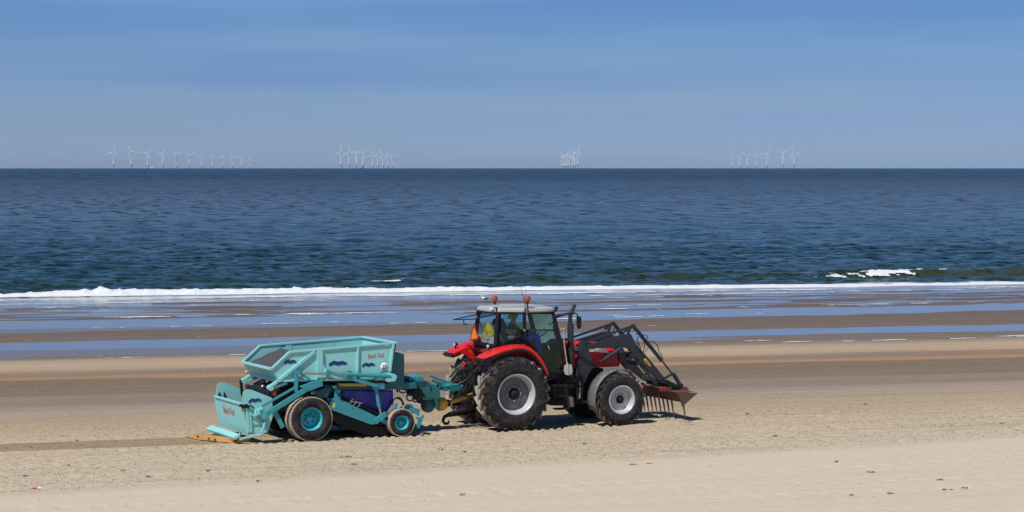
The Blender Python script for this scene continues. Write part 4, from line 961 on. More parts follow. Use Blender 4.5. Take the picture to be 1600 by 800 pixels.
# front box (fan and drive housing) and main frame
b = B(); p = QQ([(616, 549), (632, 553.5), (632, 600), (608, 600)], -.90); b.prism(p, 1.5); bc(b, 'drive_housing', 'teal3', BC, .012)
b = B(); a = Q(512, 606, -.95); c = Q(692, 603, -.25)
b.prism(QQ([(508, 602), (600, 599.5), (650, 597.5), (652, 607), (600, 609.5), (508, 612)], -.86), .16)
q = QQ([(508, 602), (600, 599.5), (650, 597.5), (652, 607), (600, 609.5), (508, 612)], -.86); b.prism([mir(p) for p in q], -.16)
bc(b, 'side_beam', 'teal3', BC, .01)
b = B(); b.prism(QQ([(630, 597), (665, 594.5), (676, 600), (688, 612), (688, 622), (664, 622), (660, 610), (630, 610)], -.5), .10); q = QQ([(630, 597), (665, 594.5), (676, 600), (688, 612), (688, 622), (664, 622), (660, 610), (630, 610)], -.5); b.prism([mir(p) for p in q], -.10)
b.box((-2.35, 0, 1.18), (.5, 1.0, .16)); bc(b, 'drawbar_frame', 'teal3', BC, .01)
b = B(); b.prism(QQ([(638, 589), (660, 587.5), (662, 595), (640, 597)], -.4), .5)
for px in (641, 646, 652, 658): b.box(Q(px, 592, -.43), (.05, .05, .10))
b.tube([Q(651.5, 588, -.3), Q(651.5, 581, -.3)], .01, 6); bc(b, 'valve_box', 'teal2', BC, .012)
b = B(); b.prism(QQ([(661, 599), (686, 601), (687, 624), (662, 625)], -.35), .45); b.prism(QQ([(674, 599), (679, 599), (684, 621), (676, 623)], -.42), .05); b.prism(QQ([(660, 618), (679, 617), (679, 624), (661, 625)], -.44), .10); b.box(Q(672, 606, -.37), (.12, .03, .15)); bc(b, 'headstock', 'teal2', BC, .01)
b = B()
for px_, py_ in ((665, 603), (668, 611), (673, 607), (681, 612), (684, 603), (664, 619), (676, 620), (656, 601), (690, 606), (701, 606)): b.box(Q(px_, py_, -.46), (.07, .05, .06), Matrix.Rotation(px_, 3, 'Y'))
b.tube([Q(668, 600, -.48), Q(674, 606, -.5), Q(671, 615, -.48), Q(678, 622, -.46)], .02, 6); b.box(Q(671, 606, -.45), (.10, .06, .13)); b.box(Q(658, 612, -.42), (.2, .1, .16))
bc(b, 'coupling_fittings', 'dark', BC, .006)
b = B(); b.prism(QQ([(678, 620), (684.5, 621), (685.5, 640), (681.5, 639)], -.32), .06); b.bar(Q(684, 606, -.2), Q(715, 606, .0), .16, .12); b.bar(Q(697, 606, -.12), Q(716, 604.5, 0), .24, .16); b.tube([Q(715, 605, 0), Q(722, 604, 0)], .05, 10)
b.bar(Q(671, 586.5, -.1), Q(701, 599.5, 0), .045, .05); b.bar(Q(678, 590, .15), Q(705, 598, .15), .045, .05); b.bar(Q(674, 593.5, -.3), Q(690, 601, -.2), .04, .06); b.box(Q(695, 600.5, 0), (.36, .16, .05)); bc(b, 'drawbar', 'teal2', BC, .008)
b = B(); p = Q(669.5, 634, -.25); b.lathe([(.0001, -.03), (.16, -.03), (.17, -.015), (.17, .10), (.0001, .10)], 26, p); b.box(p + Vector((0, .2, .2)), (.34, .3, .3)); bc(b, 'gear_disc', 'teal3', BC)
b = B(); c = Q(692, 631, -.05); b.lathe([(.06, -.16), (.17, -.13), (.165, .02), (.10, .10), (.05, .12)], 22, c, 'x'); b.tube([Q(701, 629.5, -.05), Q(722, 622, .0), Q(738, 617, .05)], .055, 14); bc(b, 'drive_shaft', 'yellow', BC)
b = B(); b.tube([Q(698, 630.5, -.05), Q(702, 629, -.05)], .09, 10); bc(b, 'shaft_joint', 'dark', BC)
# supply hoses in loops
b = B(); rr = random.Random(5)
for k in range(9):
    cx, cz = rr.uniform(626, 648), rr.uniform(610, 624); w_, h_ = rr.uniform(3.5, 7), rr.uniform(3, 6); y = rr.uniform(-.66, -.54)
    b.tube([Q(cx + cos(t) * w_ + t * .6, cz + sin(t) * h_, y + .01 * t) for t in [x * .45 for x in range(-2, 14)]] + [Q(660, 607 + k, -.56)], .019, 6)
b.tube([Q(622, 602, -.5), Q(636, 609, -.45), Q(650, 614, -.35), Q(661, 622, -.3)], .035, 8); b.tube([Q(640, 601, -.5), Q(652, 604, -.4), Q(661, 612, -.3)], .045, 8); b.tube([Q(646, 618, -.3), Q(657, 626, -.3), Q(665, 636, -.25)], .05, 8)
b.box(Q(655, 618, -.22), (.18, .3, .22)); b.tube([Q(621, 608, -.7), Q(620.8, 613, -.7)], .03, 8)
bc(b, 'hose_loops', 'hose', BC)
for k in range(4):
    b = B(); b.hose([Q(610 + k, 634 - k, -1.0), Q(612 + k * 1.2, 628 - k, -1.0), Q(618 + k, 622.5 - k * .6, -1.0), Q(627, 626 - k, -.95), Q(629 + k, 633, -.95)], .013, 6); bc(b, 'hydraulic_hose', 'hose', BC)
for hp, r_ in ((((534, 589), (539, 586.6), (545, 586), (552, 587.5), (560, 590)), .012), (((592, 586), (595, 583), (600, 581), (606, 580.8), (612, 582)), .012), (((580, 598), (583, 594), (587, 591), (594, 588)), .016), (((541, 584), (542.5, 581.5), (545, 580.5), (551, 582)), .014), (((478, 612), (481, 617), (486, 620), (496, 621.5), (505, 621), (511, 617.5), (514, 612)), .013)):
    b = B(); b.hose([Q(x, y, -1.19) for x, y in hp], r_, 6); bc(b, 'hydraulic_hose', 'hose', BC)
b = B()
for k in range(4): b.bar(Q(604 + k * 1.6, 646 - k * .6, -1.05), Q(612.5 + k * 1.7, 632.5 - k * .6, -1.05), .02, .02)
for k in range(3): b.bar(Q(547 + 6 * k, 630 + 3 * k, -1.13), Q(551 + 6 * k, 623.5 + 3.2 * k, -1.13), .018, .018)
b.bar(Q(547, 627, -1.13), Q(566, 630, -1.13), .016); b.tube([Q(592, 634, -1.12), Q(596, 651, -1.1)], .03, 8); b.tube([Q(470, 583.5, -1.22), Q(541, 584.8, -1.22)], .026, 10); bc(b, 'piston_rods', 'steel', BC)
# near and far lift arms
for s_ in (1, -1):
    def S(px, py, y=-1.2):
        p = Q(px, py, y); return Vector((p.x, p.y * s_, p.z))
    b = B(); b.bar(S(413, 649), S(479, 607.5), .09, .12); b.bar(S(479, 607.5), S(503, 598), .09, .13); b.prism([S(468, 604, -1.25), S(490, 596, -1.25), S(504, 593, -1.25), S(505, 603, -1.25), S(480, 612, -1.25)], .06 * s_)
    b.tube([S(413, 649, -1.27), S(413, 649, -1.13)], .075, 14); bc(b, 'lift_arm', 'teal2', BC, .008)
    b = B(); b.bar(S(409, 635), S(462, 605), .05, .055); b.bar(S(463, 582), S(462.5, 613), .06, .085); b.bar(S(467, 582.5), S(487, 595), .05, .05); b.box(S(465, 582), (.12, .10, .10)); b.bar(S(408, 640), S(409, 648), .06, .08); bc(b, 'link_bar', 'teal2', BC, .006)
    b = B(); b.bar(S(429, 643, -1.15), S(442, 668, -1.15), .06, .11); bc(b, 'support_leg', 'teal2', BC, .008)
    b = B(); b.tube([S(540.5, 584.8, -1.22), S(610, 588, -1.22)], .055, 14); b.tube([S(540.5, 584.8, -1.22), S(544, 585, -1.22)], .065, 14); bc(b, 'tipping_cylinder', 'teal2', BC)
    b = B(); b.prism([S(611, 584, -1.26), S(617, 584.5, -1.26), (S(621, 588, -1.26)), S(618, 596, -1.26), S(606, 597.5, -1.26), S(602, 594, -1.26)], .12 * s_); b.prism([S(586, 590, -1.1), S(604, 589, -1.1), S(604, 595, -1.1), S(582, 595, -1.1)], .1 * s_); bc(b, 'cylinder_bracket', 'teal', BC, .012)
    b = B(); b.bar(S(513, 581.5), S(590, 603.5), .08, .085); b.bar(S(509, 580), S(515, 583), .1, .11); bc(b, 'diagonal_brace', 'teal2', BC, .01)
    b = B(); b.box(S(590.5, 603, -1.12), (.30, .16, .16)); bc(b, 'brace_block', 'teal2', BC, .012)
    b = B(); b.tube([S(587.5, 608, -1.12), S(592.5, 635, -1.12)], .05, 12); bc(b, 'height_cylinder', 'teal2', BC)
    b = B(); b.prism([S(524, 603, -1.1), S(532, 602, -1.1), S(533, 626, -1.1), S(523, 625, -1.1)], .08 * s_); b.tube([S(524, 604, -1.12), S(520.5, 606, -1.12)], .035, 8); bc(b, 'post', 'teal2', BC, .01)
    b = B()
    for py in (606.5, 617): b.tube([S(530.5, py, -1.16), S(530.5, py, -1.08)], .045, 12)
    bc(b, 'roller', 'dark', BC)
    # conveyor side plate
    cv = [(516, 630), (518, 626), (521, 623.5), (526, 622.7), (532, 623.5), (592, 652.5), (590, 658), (585, 663.5), (578, 663), (518, 640.5), (515.3, 635)]
    b = B(); b.prism([S(x, y, -1.12) for x, y in cv], .07 * s_); b.tube([S(550, 635, -1.14), S(550, 635, -1.10)], .015, 8); cvo = bc(b, 'conveyor_side', 'teal2', BC, .01)
    if s_ == 1: b = B(); b.prism(QQ([(520, 629.5), (523.8, 629.5), (523.8, 637), (520, 637)], -1.125), .004); bc(b, 'warning_sticker', 'sticker', cvo)
    b = B(); b.prism([S(x, y, -1.05) for x, y in ((509, 622), (520, 622), (521, 630), (514, 630))], .05 * s_); b.prism([S(x, y, -.95) for x, y in ((482, 607), (494, 609), (490, 617), (486, 617))], .05 * s_); b.prism([S(x, y, -.93) for x, y in ((488, 613), (520, 603), (513, 622), (496, 622))], .05 * s_)
    bc(b, 'frame_plate', 'teal3', BC, .008)
    b = B(); b.bar(S(585, 660, -1.1), S(603, 646, -1.1), .08, .13); b.bar(S(592, 650, -1.1), S(598, 656, -1.1), .1, .14); b.bar(S(596, 657, -1.05), S(612, 663, -1.02), .1, .1)
    b.bar(S(620, 630, -1.05), S(615, 642, -1.05), .06, .08); b.bar(S(607, 638, -1.0), S(616, 650, -1.0), .06, .06); b.bar(S(633, 636, -.95), S(655, 642, -.95), .10, .09); b.bar(S(643, 634, -.9), S(648, 644, -.9), .06, .06); b.bar(S(640, 640, -1.0), S(655, 648, -1.0), .05, .06); b.box(S(640, 635, -.95), (.14, .1, .10))
    bc(b, 'wheel_frame', 'teal2', BC, .008)
    b = B(); b.prism([S(x, y, -1.02) for x, y in ((654, 655), (661, 647.5), (663, 650), (655.5, 670), (650, 669))], .05 * s_); b.bar(S(650, 652, -1.0), S(657, 655, -1.0), .05, .06); bc(b, 'front_scraper', 'teal2', BC, .008)
b = B(); p = Q(487, 612, -1.02); b.box((Q(488.5, 614.6, -.96).x, -.965, Q(488.5, 614.6, -.96).z), (.10, .012, .05)); bc(b, 'warning_sticker', 'sticker', BC)
b = B(); b.tube([Q(528, 601, -.98), Q(572, 601, -.98)], .04, 10); bc(b, 'yellow_pipe', 'yellow', BC)
# blue sheet on both sides, rippled
def sheet(s_):
    P = [QQ([(535, 610), (614, 609.5)], -.92), QQ([(534, 620), (614.5, 632)], -.92), QQ([(545, 626), (614, 646)], -.90), QQ([(560, 634), (606, 649)], -.86)]
    nx, ny = 30, 14; vs = []; fs = []
    for j in range(ny):
        t = j / (ny - 1) * 3; k = min(int(t), 2); f_ = t - k
        a = P[k][0].lerp(P[k + 1][0], f_); c = P[k][1].lerp(P[k + 1][1], f_)
        for i in range(nx):
            p = a.lerp(c, i / (nx - 1)); w_ = .035 * sin(i * .9 + j * .5) * (j / ny) + .05 * math.exp(-((t - 1.9 - .5 * (i / nx)) / .22) ** 2)
            vs.append((p.x, (p.y - w_) * s_, p.z))
    for j in range(ny - 1):
        for i in range(nx - 1): fs.append((j * nx + i, j * nx + i + 1, (j + 1) * nx + i + 1, (j + 1) * nx + i))
    b = B(); b.add(vs, fs, True); o = bc(b, 'side_sheet', 'blue', BC); md = o.modifiers.new('solid', 'SOLIDIFY'); md.thickness = .012
sheet(1); sheet(-1)
b = B(); b.box((-4.4, 0, .62), (.0001 + 2.3, 1.9, .3), Matrix.Rotation(R(13), 3, 'Y')); b.prism(QQ([(528, 622), (594, 652), (596, 648), (532, 618)], -1.02), 2.0)
b.prism(QQ([(512, 636), (520, 641), (580, 664), (606, 668), (606, 682), (575, 680), (535, 668), (512, 650)], -.98), 1.96)
bc(b, 'pickup_conveyor', 'dark', BC, .02)
b = B()
for k in range(16):
    a = Q(536 + k * 3.6, 621.5 + k * 1.62, -1.06); b.bar(a + Vector((0, 0, 0)), Vector((a.x, 1.0, a.z)), .03, .03)
bc(b, 'belt_bars', 'dark', BC)
b = B(); b.lathe([(.0001, -.95), (.24, -.95), (.24, .95), (.0001, .95)], 20, (-2.95, 0, .36)); 
for k in range(12):
    for j in range(11): 
        a = k * pi / 6 + j * .3; b.bar((-2.95 + .22 * cos(a), -.9 + j * .18, .36 + .22 * sin(a)), (-2.95 + .33 * cos(a), -.9 + j * .18, .36 + .33 * sin(a)), .03, .02)
bc(b, 'tine_drum', 'dark', BC)
# wheels
def small_tyre(name, loc, Rr, W, rim, far, blocks, nb, tyre='rubber'):
    h = W / 2; half = [(rim, h * .80), (rim + .03, h * .96), (rim + (Rr - rim) * .5, h * 1.02), (Rr - .05, h * .95), (Rr - .018, h * .84)]
    prof = [(r, -y) for r, y in half]; b = B(); b.lathe(prof, 56); b.lathe([(r, -y) for r, y in prof], 56)
    t = b.build(name, tyre, BC, loc=Vector(loc) + BO); t.scale = (1, -1 if far else 1, 1)
    b = B(); b.lathe([(Rr - .018, -h * .84), (Rr - .012, -h * .5), (Rr - .010, 0), (Rr - .012, h * .5), (Rr - .018, h * .84)], 56); b.build('tread', 'tread', t)
    bb = B(); bb.box((Rr - .008, 0, 0), (.022, W / blocks * .72, 2 * pi * Rr / nb * .66)); b0 = None
    big = B()
    for k in range(nb):
        for j in range(blocks):
            a = 2 * pi * (k + .5 * (j % 2)) / nb; y = (j - (blocks - 1) / 2) * W * .86 / blocks; m_ = Matrix.Rotation(-a, 3, 'Y'); big.box(m_ @ Vector((Rr - .008, 0, 0)) + Vector((0, y, 0)), (.024, W / blocks * .80, 2 * pi * Rr / nb * .80), m_)
    o = big.build('tread_blocks', 'tread', t); tag(o, kind='stuff')
    b = B(); b.lathe([(rim - .02, -h * .72), (rim + .006, -h * .80), (rim + .012, -h * .86), (rim - .012, -h * .86), (rim - .022, -h * .7), (rim - .03, -h * .1), (rim - .06, h * .05)], 44); b.build('rim', 'rimteal', t)
    b = B(); b.lathe([(rim - .05, h * .02), (rim * .75, -h * .02), (rim * .55, -h * .10), (rim * .3, -h * .10), (rim * .28, -h * .3), (.0001, -h * .3)], 36); b.build('rim_disc', 'rimteal', t)
    q = B(); q.lathe([(.0001, -.025), (.014, -.025), (.016, .01)], 8); b0 = None
    for k in range(6):
        a = k * pi / 3 + .3; l = (cos(a) * rim * .45, -h * .12, sin(a) * rim * .45)
        if b0 is None: b0 = q.build('bolt', 'dark', t, loc=l)
        else: copyof(b0, t, l)
p = Q(487.5, 655.5, -1.28)
small_tyre('main_wheel', (p.x, -1.04, .525), .53, .50, .275, False, 6, 44); small_tyre('main_wheel', (p.x, 1.04, .525), .53, .50, .275, True, 6, 44)
xm = p.x; p = Q(628, 662, -1.2)
small_tyre('front_wheel', (p.x, -1.10, .33), .335, .26, .175, False, 4, 30); small_tyre('front_wheel', (p.x, 1.10, .33), .335, .26, .175, True, 4, 30)
b = B(); b.tube([(xm, -.9, .525), (xm, .9, .525)], .06, 12); b.tube([(p.x, -1.0, .33), (p.x, 1.0, .33)], .04, 10); b.bar((xm, -.75, .55), (xm, -.75, 1.1), .1, .2); b.bar((xm, .75, .55), (xm, .75, 1.1), .1, .2); bc(b, 'axle', 'dark', BC)
# rear drop box with its lobed side plates
def RB(px, py, y=-1.02): return Q(px, py, y)
lobe = [(378.5, 630), (380, 613), (382.5, 610), (386, 608.4), (393, 609), (425, 621.5), (426.5, 650), (418, 676), (389, 679)]
t0_ = Q(377.5, 631, -1.04); t1_ = Q(386.5, 679, -1.04)
b = B(); b.add([t0_, mir(t0_), mir(t1_), t1_], [(0, 1, 2, 3)]); b.add([v + Vector((.03, 0, 0)) for v in (t0_, mir(t0_), mir(t1_), t1_)], [(0, 3, 2, 1)]); b.bar(t0_, mir(t0_), .05, .05); b.bar(t0_, t1_, .05, .05); b.bar(mir(t0_), mir(t1_), .05, .05)
box_ = bc(b, 'rear_drop_box', 'teal', BC, .004)
for s_ in (1, -1):
    b = B(); b.prism([Vector((p.x, p.y * s_, p.z)) for p in QQ(lobe, -1.03)], .025 * s_); bc(b, 'side_plate', 'teal', box_)
b = B(); b.box(Q(386.5, 653, -1.05), (.07, .05, .0001 + .70), Matrix.Rotation(R(-4), 3, 'Y')); b.box(Q(391, 655, -1.05), (.04, .05, .62), Matrix.Rotation(R(-4), 3, 'Y'))
b.bar(Q(392, 646, -1.06), Q(416, 668, -1.06), .03, .04); b.bar(Q(391, 660, -1.06), Q(404, 660, -1.06), .02, .02); bc(b, 'side_rib', 'teal', box_, .004)
b = B(); b.prism(QQ([(399, 640), (405, 640), (402, 651.5), (398.5, 650)], -1.15), .12); b.box(Q(408, 643, -1.15), (.14, .08, .16)); b.bar(Q(409, 634, -1.12), Q(406, 650, -1.12), .05, .05); bc(b, 'pivot_bracket', 'teal', box_, .008)
b = B(); b.bar(Q(374, 634, -1.08), Q(389, 636.5, -1.08), .05, .05); b.bar(Q(379, 638, -1.08), Q(386, 631, -1.08), .04, .04); b.tube([Q(375, 632, -1.1), Q(391, 635, -1.1)], .016, 6); b.bar(Q(391, 633, -1.08), Q(397, 638, -1.08), .03, .03); bc(b, 'latch', 'dark', box_)
b = B(); b.bar(Q(408, 676, -1.1), Q(414, 663, -1.1), .04, .05); b.bar(Q(375, 686, -1.12), Q(408, 679, -1.12), .05, .05); b.tube([Q(414, 661, -1.14), Q(414, 661, -1.06)], .035, 10); bc(b, 'drag_arm', 'teal', box_, .006)
b = B(); c_ = Q(371, 684.5, -1.12)
b.box((c_.x + .0, .02, c_.z + .02), (.18, 2.20, .07), Matrix.Rotation(R(-24), 3, 'Y'))
for y in (-.98, -.3, .38, .96): b.bar((c_.x + .08, y, c_.z + .04), (c_.x + .11, y, c_.z + .12), .03, .02)
bc(b, 'levelling_bar', 'teal', box_, .006)
wave(388.5, 409, 621, 628.5, -1.034, box_, tilt=-1); 
upv = (t0_ - t1_).normalized(); rt_ = Vector((0, -1, 0)); nv = rt_.cross(upv); mid = t0_.lerp(t1_, .36) + nv * .012
lt = lettering('Beach Tech', 'redprint', box_, (0, 0, 0), .17, (0, 0, 0), .3, width=.86, bold=0)
lt.matrix_local = Matrix.Translation(Vector((mid.x, .09, mid.z)) + BO) @ Matrix((rt_, upv, nv)).transposed().to_4x4()
b = B()
for (px_, py_, h_) in ((342.5, 618, .17), (350.5, 617, .14)):
    p = Q(px_, py_, .99); b.lathe([(.02, -h_ / 2), (.045 if h_ > .15 else .022, -h_ / 2 + .05), (.012, h_ / 2)], 10, (p.x, .98, p.z), 'z')
bc(b, 'hanging_pin', 'dark', box_)
# orange rubber flap trailing on the sand
def lg(px, py, z=0.0):
    g_ = ground(px, py, z) - O; g_.z = z; return RI @ g_
bot = [lg(*p) for p in ((391, 691.5), (378, 693), (362, 692.3), (345, 690.5), (330, 689.5), (317, 688), (305, 685.8), (296, 684), (288.5, 682.3))]
topl = [lg(*p) for p in ((391.5, 682.5, .14), (380, 685.5, .12), (365, 686.5, .10), (348, 683.0, .09), (333, 680, .08), (320, 678.5, .07), (309, 678.5, .06), (298, 680.2, .03), (290, 681.6, .015))]
vs = []; fs = []
for i in range(len(bot) - 1):
    for q in range(4):
        t = q / 4; a = topl[i].lerp(topl[i + 1], t); c = bot[i].lerp(bot[i + 1], t)
        for j in range(6): k = j / 5; p = a.lerp(c, k); vs.append((p.x + .02 * sin(i * 2.1 + q + j), p.y, max(.008, p.z + .012 * sin(i * 1.7 + q * .8) * k + .012)))
ny = len(vs) // 6
for i in range(ny - 1):
    for j in range(5): fs.append((i * 6 + j, i * 6 + j + 1, (i + 1) * 6 + j + 1, (i + 1) * 6 + j))
b = B(); b.add(vs, fs, True); o = bc(b, 'trailing_flap', 'orange', BC); md = o.modifiers.new('solid', 'SOLIDIFY'); md.thickness = .014
b = B()
for px, py in ((309, 682), (326, 685.5), (336, 687), (368, 689), (381, 688)): p = lg(px, py, .06); b.ball(p, .028, 4)
tag(bc(b, 'flap_bolt', 'dark', o), kind='stuff')

# ============================================================ OFFSHORE TURBINES, SHIPS, GULL, LITTER
def sea_z(d): return WL - d * d / (2 * RE)
ordn = ['first', 'second', 'third', 'fourth', 'fifth', 'sixth', 'seventh', 'eighth', 'ninth', 'tenth', 'eleventh', 'twelfth']
# hub pixel (x, y) and blade angles as seen, clockwise from up
rows_ = [('long leftmost row', [(178, 237.5, 10, 118), (205.5, 237, -28, 44), (231.5, 239.5, 36, 170), (254.5, 240.5, 35, -22), (276, 241, 62, -60), (296, 242.5, -48, 75), (315, 243, 5, 130), (332.5, 243.5, 12, 120), (349, 245, 20, 145), (363.5, 245.5, 80, 160), (377.5, 247, 160, 40), (391.5, 248, 120, 5)]),
         ('second row from the left', [(533.2, 236.5, 115, -5), (545.8, 237, -5, 62), (557, 239, 55, -62), (567.3, 240.2, 165, 60), (582.5, 241.5, 5, -100), (591, 242, 140, 15), (598.5, 243, 90, -30), (606, 243.8, -10, 105), (613.3, 244.5, -45, 100)]),
         ('crowded third row', [(902.5, 238, 18, 132), (898, 240.5, -30, 118), (895, 244, 30, 145), (889.5, 243, 15, 140), (886.5, 243.5, 0, 120), (883.5, 244, 150, 30), (880.5, 244, -35, 80), (878, 246.5, 60, -60)]),
         ('rightmost row', [(1143.5, 245, 10, 125), (1155.5, 244.5, 35, 155), (1167.5, 243.5, 58, -60), (1181.5, 242.5, -4, 112), (1198, 241, 150, 30), (1223, 239.5, 52, -70), (1240.5, 238.5, -22, 100)])]
tw = B(); tw.lathe([(2.6, 12), (2.1, 40), (1.5, 69)], 12, axis='z'); twm = None
protos = {}
HUB = 70.0
for gname, lst in rows_:
    for i, (px, py, a0, a1) in enumerate(lst):
        # distance from the hub's height above the true horizon line
        up = 257 - py                              # pixels above eye level
        d = 9000.0
        a_, b_, c_ = 1 / (2 * RE), up / F, -(HUB + WL - HC); d = (-b_ + math.sqrt(b_ * b_ - 4 * a_ * c_)) / (2 * a_)
        x = (px - 800) / F * d; 
        if gname == 'crowded third row': lab = 'white offshore wind turbine, %s from the right in the crowded third row' % ordn[i]
        elif i == 0: lab = 'white offshore wind turbine at the left end of the %s' % gname
        else: lab = 'white offshore wind turbine, %s from the left in the %s' % (ordn[i], gname)
        t = thing('wind_turbine', lab, 'wind turbine', (x, d, sea_z(d)), 0, 'offshore wind turbines')
        if not protos:
            b = B(); b.lathe([(2.9, 14), (2.5, 30), (2.0, 50), (1.5, 68.6)], 14, axis='z'); protos['tower'] = b.build('tower', 'turb', t)
            b = B(); b.lathe([(3.4, -8), (3.4, 13.5)], 14, axis='z'); protos['foundation'] = b.build('foundation', 'turbf', t)
            b = B(); b.lathe([(3.0, 12.8), (5.2, 12.8), (5.2, 15.2), (3.0, 15.2)], 14, axis='z'); protos['platform'] = b.build('platform', 'turbd', t)
            b = B(); b.box((0, 3, 70.3), (3.6, 11, 3.8)); b.lathe([(.01, -6.2), (1.5, -5.2), (1.9, -3.5), (1.9, -2.5)], 12, (0, 0, 70)); protos['nacelle'] = b.build('nacelle', 'turb', t, .3)
            b = B(); sec_ = [(2, .9, .8), (7, 1.5, .45), (16, 1.15, .3), (28, .7, .2), (38.5, .2, .08)]; vs = []
            for r, c_w, th_ in sec_: vs += [(-c_w * .8, 0, r), (0, -th_, r), (c_w * 1.3, 0, r), (0, th_, r)]
            fs = [(q * 4 + k, q * 4 + (k + 1) % 4, q * 4 + 4 + (k + 1) % 4, q * 4 + 4 + k) for q in range(4) for k in range(4)]; b.add(vs, fs)
            protos['blade'] = b.build('blade', 'turb', t, loc=(0, -4.2, 70)); first = True
        else:
            first = False
            for k_ in ('tower', 'foundation', 'platform', 'nacelle'): copyof(protos[k_], t)
        step = a1 - a0; s3 = a0
        for j in range(3):
            ang_ = R(a0 + 120 * j * (1 if (a1 - a0) % 360 < 180 else -1))
            if first and j == 0: protos['blade'].rotation_euler = (0, ang_, 0); continue
            copyof(protos['blade'], t, (0, -4.2, 70), (0, ang_, 0))
def ship(px, d, lab, cat, white, L):
    x = (px - 800) / F * d; t = thing('work_boat', lab, cat, (x, d, sea_z(d)))
    b = B(); b.prism([(-L / 2, -2.5, -1), (L / 2 - 2, -2.5, -1), (L / 2 + 1.5, -2.5, 3.2), (-L / 2, -2.5, 2.4)], 5); b.build('hull', 'turbd' if not white else 'turb', t, .2)
    b = B(); b.box((L * .12, 0, 4.6), (L * .36, 4.2, 3.6)); b.box((L * .12, 0, 7.2), (L * .2, 3.4, 1.8)); b.build('wheelhouse', 'turb' if white else 'turbd', t, .2)
    b = B(); b.tube([(L * .1, 0, 8), (L * .1, 0, 12)], .15, 6); b.build('mast', 'turb', t)
ship(237.5, 9000, 'tiny white work boat on the horizon between the third and fourth turbines from the left', 'boat', True, 10)
ship(565.5, 9000, 'low dark vessel on the horizon below the second row of turbines', 'boat', False, 16)

# gull standing on the wet sand
g = ground(757, 472.5, WL + .01); GU = thing('seagull', 'white seagull with dark wing tips standing on the wet sand beyond the tractor roof', 'seagull', (g.x, g.y, WL + .0), R(200))
def gskin(name, m, verts, edges, sub=2): return skinned(name, m, verts, edges, GU, sub)
gskin('body', 'gull', [(0, 0, .22, (.085, .09)), (.10, 0, .25, (.075, .08)), (.16, 0, .32, .045), (.18, 0, .38, .042), (.215, 0, .385, .028), (-.12, 0, .20, (.05, .05)), (-.20, 0, .19, (.035, .015))], [(0, 1), (1, 2), (2, 3), (3, 4), (0, 5), (5, 6)])
for s_ in (-1, 1): b = B(); b.prism([(.06, s_ * .085, .26), (-.05, s_ * .095, .29), (-.20, s_ * .06, .24), (-.33, s_ * .02, .20), (-.18, s_ * .07, .19), (0, s_ * .09, .20)], .012 * s_); b.build('wing', 'gullg', GU)
b = B(); b.tube([(.235, 0, .385), (.285, 0, .372)], [.012, .003], 6); b.build('beak', 'sticker', GU)
for s_ in (-1, 1): b = B(); b.tube([(-.01, s_ * .035, .16), (-.005, s_ * .035, .08), (0, s_ * .035, .005)], .006, 6); b.prism([(-.01, s_ * .035, .004), (.06, s_ * .035 - .03, .004), (.06, s_ * .035 + .03, .004)], Vector((0, 0, .006))); b.build('leg', 'sticker', GU)

# seaweed scraps and litter, each where the photograph shows it
def beach_z(x, y): return float(beach_height(np.array([[x]], dtype=float), np.array([[y]], dtype=float))[0, 0])
scr = [(121, 688, .14, 'small dark seaweed scrap on the pale sand left of the orange flap'), (41, 745, .16, 'dark seaweed scrap lowest at the left edge of the trampled sand'), (234, 745, .20, 'dark curled seaweed scrap in trampled sand below the groomed strip'),
       (106, 728, .12, 'tiny dark seaweed speck above the red and white litter'), (192, 734, .16, 'thin dark seaweed scrap left of the curled scrap on trampled sand'), (540, 715.5, .34, 'widest dark seaweed clump in front of the beach cleaner main wheel'), (553, 727, .22, 'flat dark scrap just under the widest seaweed clump'),
       (322, 737, .20, 'dark tuft of seaweed below the rear drop box'), (405, 756, .16, 'black round scrap on smooth sand at bottom left of centre'), (690, 703.5, .32, 'dark ragged seaweed clump in front of the space between cleaner and tractor'), (725, 707.5, .22, 'short flat seaweed scrap in front of the tractor rear wheel'),
       (722, 788, .16, 'seaweed scrap at the bottom edge near the middle'), (1209, 681.5, .30, 'dark seaweed clump on trampled sand right of the fork'), (914, 694, .16, 'upright dark twig in front of the tractor front wheel'), (989, 732, .20, 'slanted dark twig on the smooth sand in front of the fork'), (1564, 662, .16, 'black scrap near the right edge above the smooth sand'),
       (1306, 731, .20, 'pair of brown twigs on smooth sand right of centre'), (1468, 767.5, .22, 'dark bent twig on the smooth sand at lower right'), (1331, 796, .16, 'black scrap at the very bottom edge at lower right'), (1480, 786, .3, 'long low seaweed line at bottom right'), (1506, 783, .22, 'right end piece of the bottom right seaweed line'), (1390, 793, .2, 'small black scrap left of the bottom right seaweed line'),
       (1360, 751, .3, 'brown seaweed streak beside the old tyre prints'), (1353, 633, .18, 'dark scrap on damp sand far right of the fork'), (1170, 648, .22, 'thin brown streak of weed on damp sand beyond the fork')]
rw = random.Random(11)
for px, py, sz, lab in scr:
    g = ground(px, py); b = B()
    for k in range(6):
        a = rw.uniform(0, pi); r = sz * rw.uniform(.08, .22); cx, cy = rw.uniform(-sz / 3.5, sz / 3.5), rw.uniform(-.05, .05)
        p = [(cx + r * cos(a) * t, cy + r * sin(a) * t * .7, .01 + .02 * (1 - t * t) * rw.uniform(.5, 1.6)) for t in (-1, -.4, .3, 1)]
        b.tube(p, [.003, .007, .006, .002], 5)
    o = b.build('seaweed_scrap', 'weed', None, loc=(g.x, g.y, beach_z(g.x, g.y))); tag(o, lab, 'seaweed', 'seaweed scraps on the sand')
g = ground(58, 764); b = B(); b.prism([(-.15, 0, .0), (-.02, .0, .02), (.0, .0, .045), (-.10, 0, .04)], .10); b.build
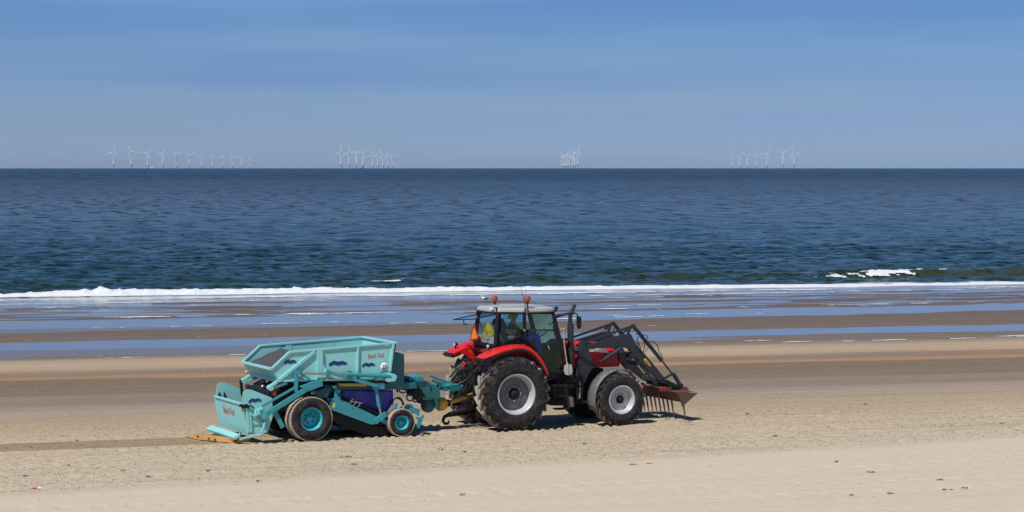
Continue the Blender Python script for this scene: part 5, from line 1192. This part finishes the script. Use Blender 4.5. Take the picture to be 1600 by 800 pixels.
o = b.build('litter', 'pink', None, .01, loc=(g.x, g.y, beach_z(g.x, g.y))); tag(o, 'crumpled red and white scrap of litter at the lower left', 'litter')
b = B(); b.prism([(.0, -.01, .01), (.12, -.01, .01), (.06, -.01, .035), (.01, -.01, .045)], .12); b.build('torn_white_end', 'shell', o, .008)
g = ground(1015, 730); b = B(); b.prism([(-.09, 0, .0), (.08, 0, .0), (.05, 0, .02), (-.05, 0, .025)], .06); o = b.build('plastic_scrap', 'pink', None, .01, loc=(g.x, g.y, beach_z(g.x, g.y))); tag(o, 'faint red plastic scrap lying on smooth sand below the fork', 'litter')
# sand ridge the fork pushes up, and sand shed by the flap
b = B()
for k in range(70):
    y = rw.uniform(-1.25, 1.1); r = rw.uniform(.02, .065); b.ball((4.82 + rw.uniform(-.16, .16), y, .0), r, 3, (1.4, 1.4, .8))
clod = mat('clod_sand', (.34, .28, .205), .95, var=.2, bump=.4)
o = b.build('sand_clods', clod, None); o.location = O; o.rotation_euler = (0, 0, TH); tag(o, kind='stuff')
# shell grit and weed flecks: uncountable
def grit(name, m, n, seed, sz, dark):
    rs = np.random.RandomState(seed); b = B(); k = 0
    while k < n:
        px = rs.uniform(-150, 1750); d = rs.uniform(50, 100) if not dark else rs.uniform(46, 66); x = (px - 800) / F * d; v = d - TILT * x
        if dark:
            e_ = d - (53.2 + .46 * x)
            if e_ < 0 and rs.rand() > .04: continue
            if v > 64: continue
        elif v > 101 or (76 < v < 84 and rs.rand() > .2): continue
        ly = -(x - O.x) * sin(TH) + (d - O.y) * cos(TH); lx = (x - O.x) * cos(TH) + (d - O.y) * sin(TH)
        k += 1; s_ = sz * rs.uniform(.5, 1.5); a = rs.rand() * pi
        c, q = cos(a) * s_, sin(a) * s_
        b.add([(x - c, d - q, 0), (x + q * .5, d - c * .5, 0), (x + c, d + q, 0), (x, d, s_ * (.9 if dark else 1.0))], [(0, 1, 3), (1, 2, 3), (2, 0, 3)])
    vs = np.array(b.v); z = beach_height(vs[:, 0][None, :], vs[:, 1][None, :])[0]; b.v = [(p[0], p[1], p[2] + zz - .004) for p, zz in zip(b.v, z)]
    o = b.build(name, m, None, recalc=False); tag(o, kind='stuff')
grit('shell_grit', 'shell', 1500, 4, .012, False)
grit('weed_flecks', 'weedgrit', 11000, 9, .017, True)

# sea air: one even box of thin haze round everything
b = B(); b.box((0, 9000, 28), (26000, 21000, 300))
hz = bpy.data.materials.new('haze'); hz.use_nodes = True; hn = hz.node_tree.nodes; hn.remove(hn['Principled BSDF'])
pv = hn.new('ShaderNodeVolumePrincipled'); pv.inputs['Density'].default_value = 1.3e-5; pv.inputs['Color'].default_value = (.80, .88, 1, 1)
hz.node_tree.links.new(pv.outputs[0], hn['Material Output'].inputs['Volume'])
M['haze'] = hz; o = b.build('haze', 'haze'); tag(o, kind='stuff')
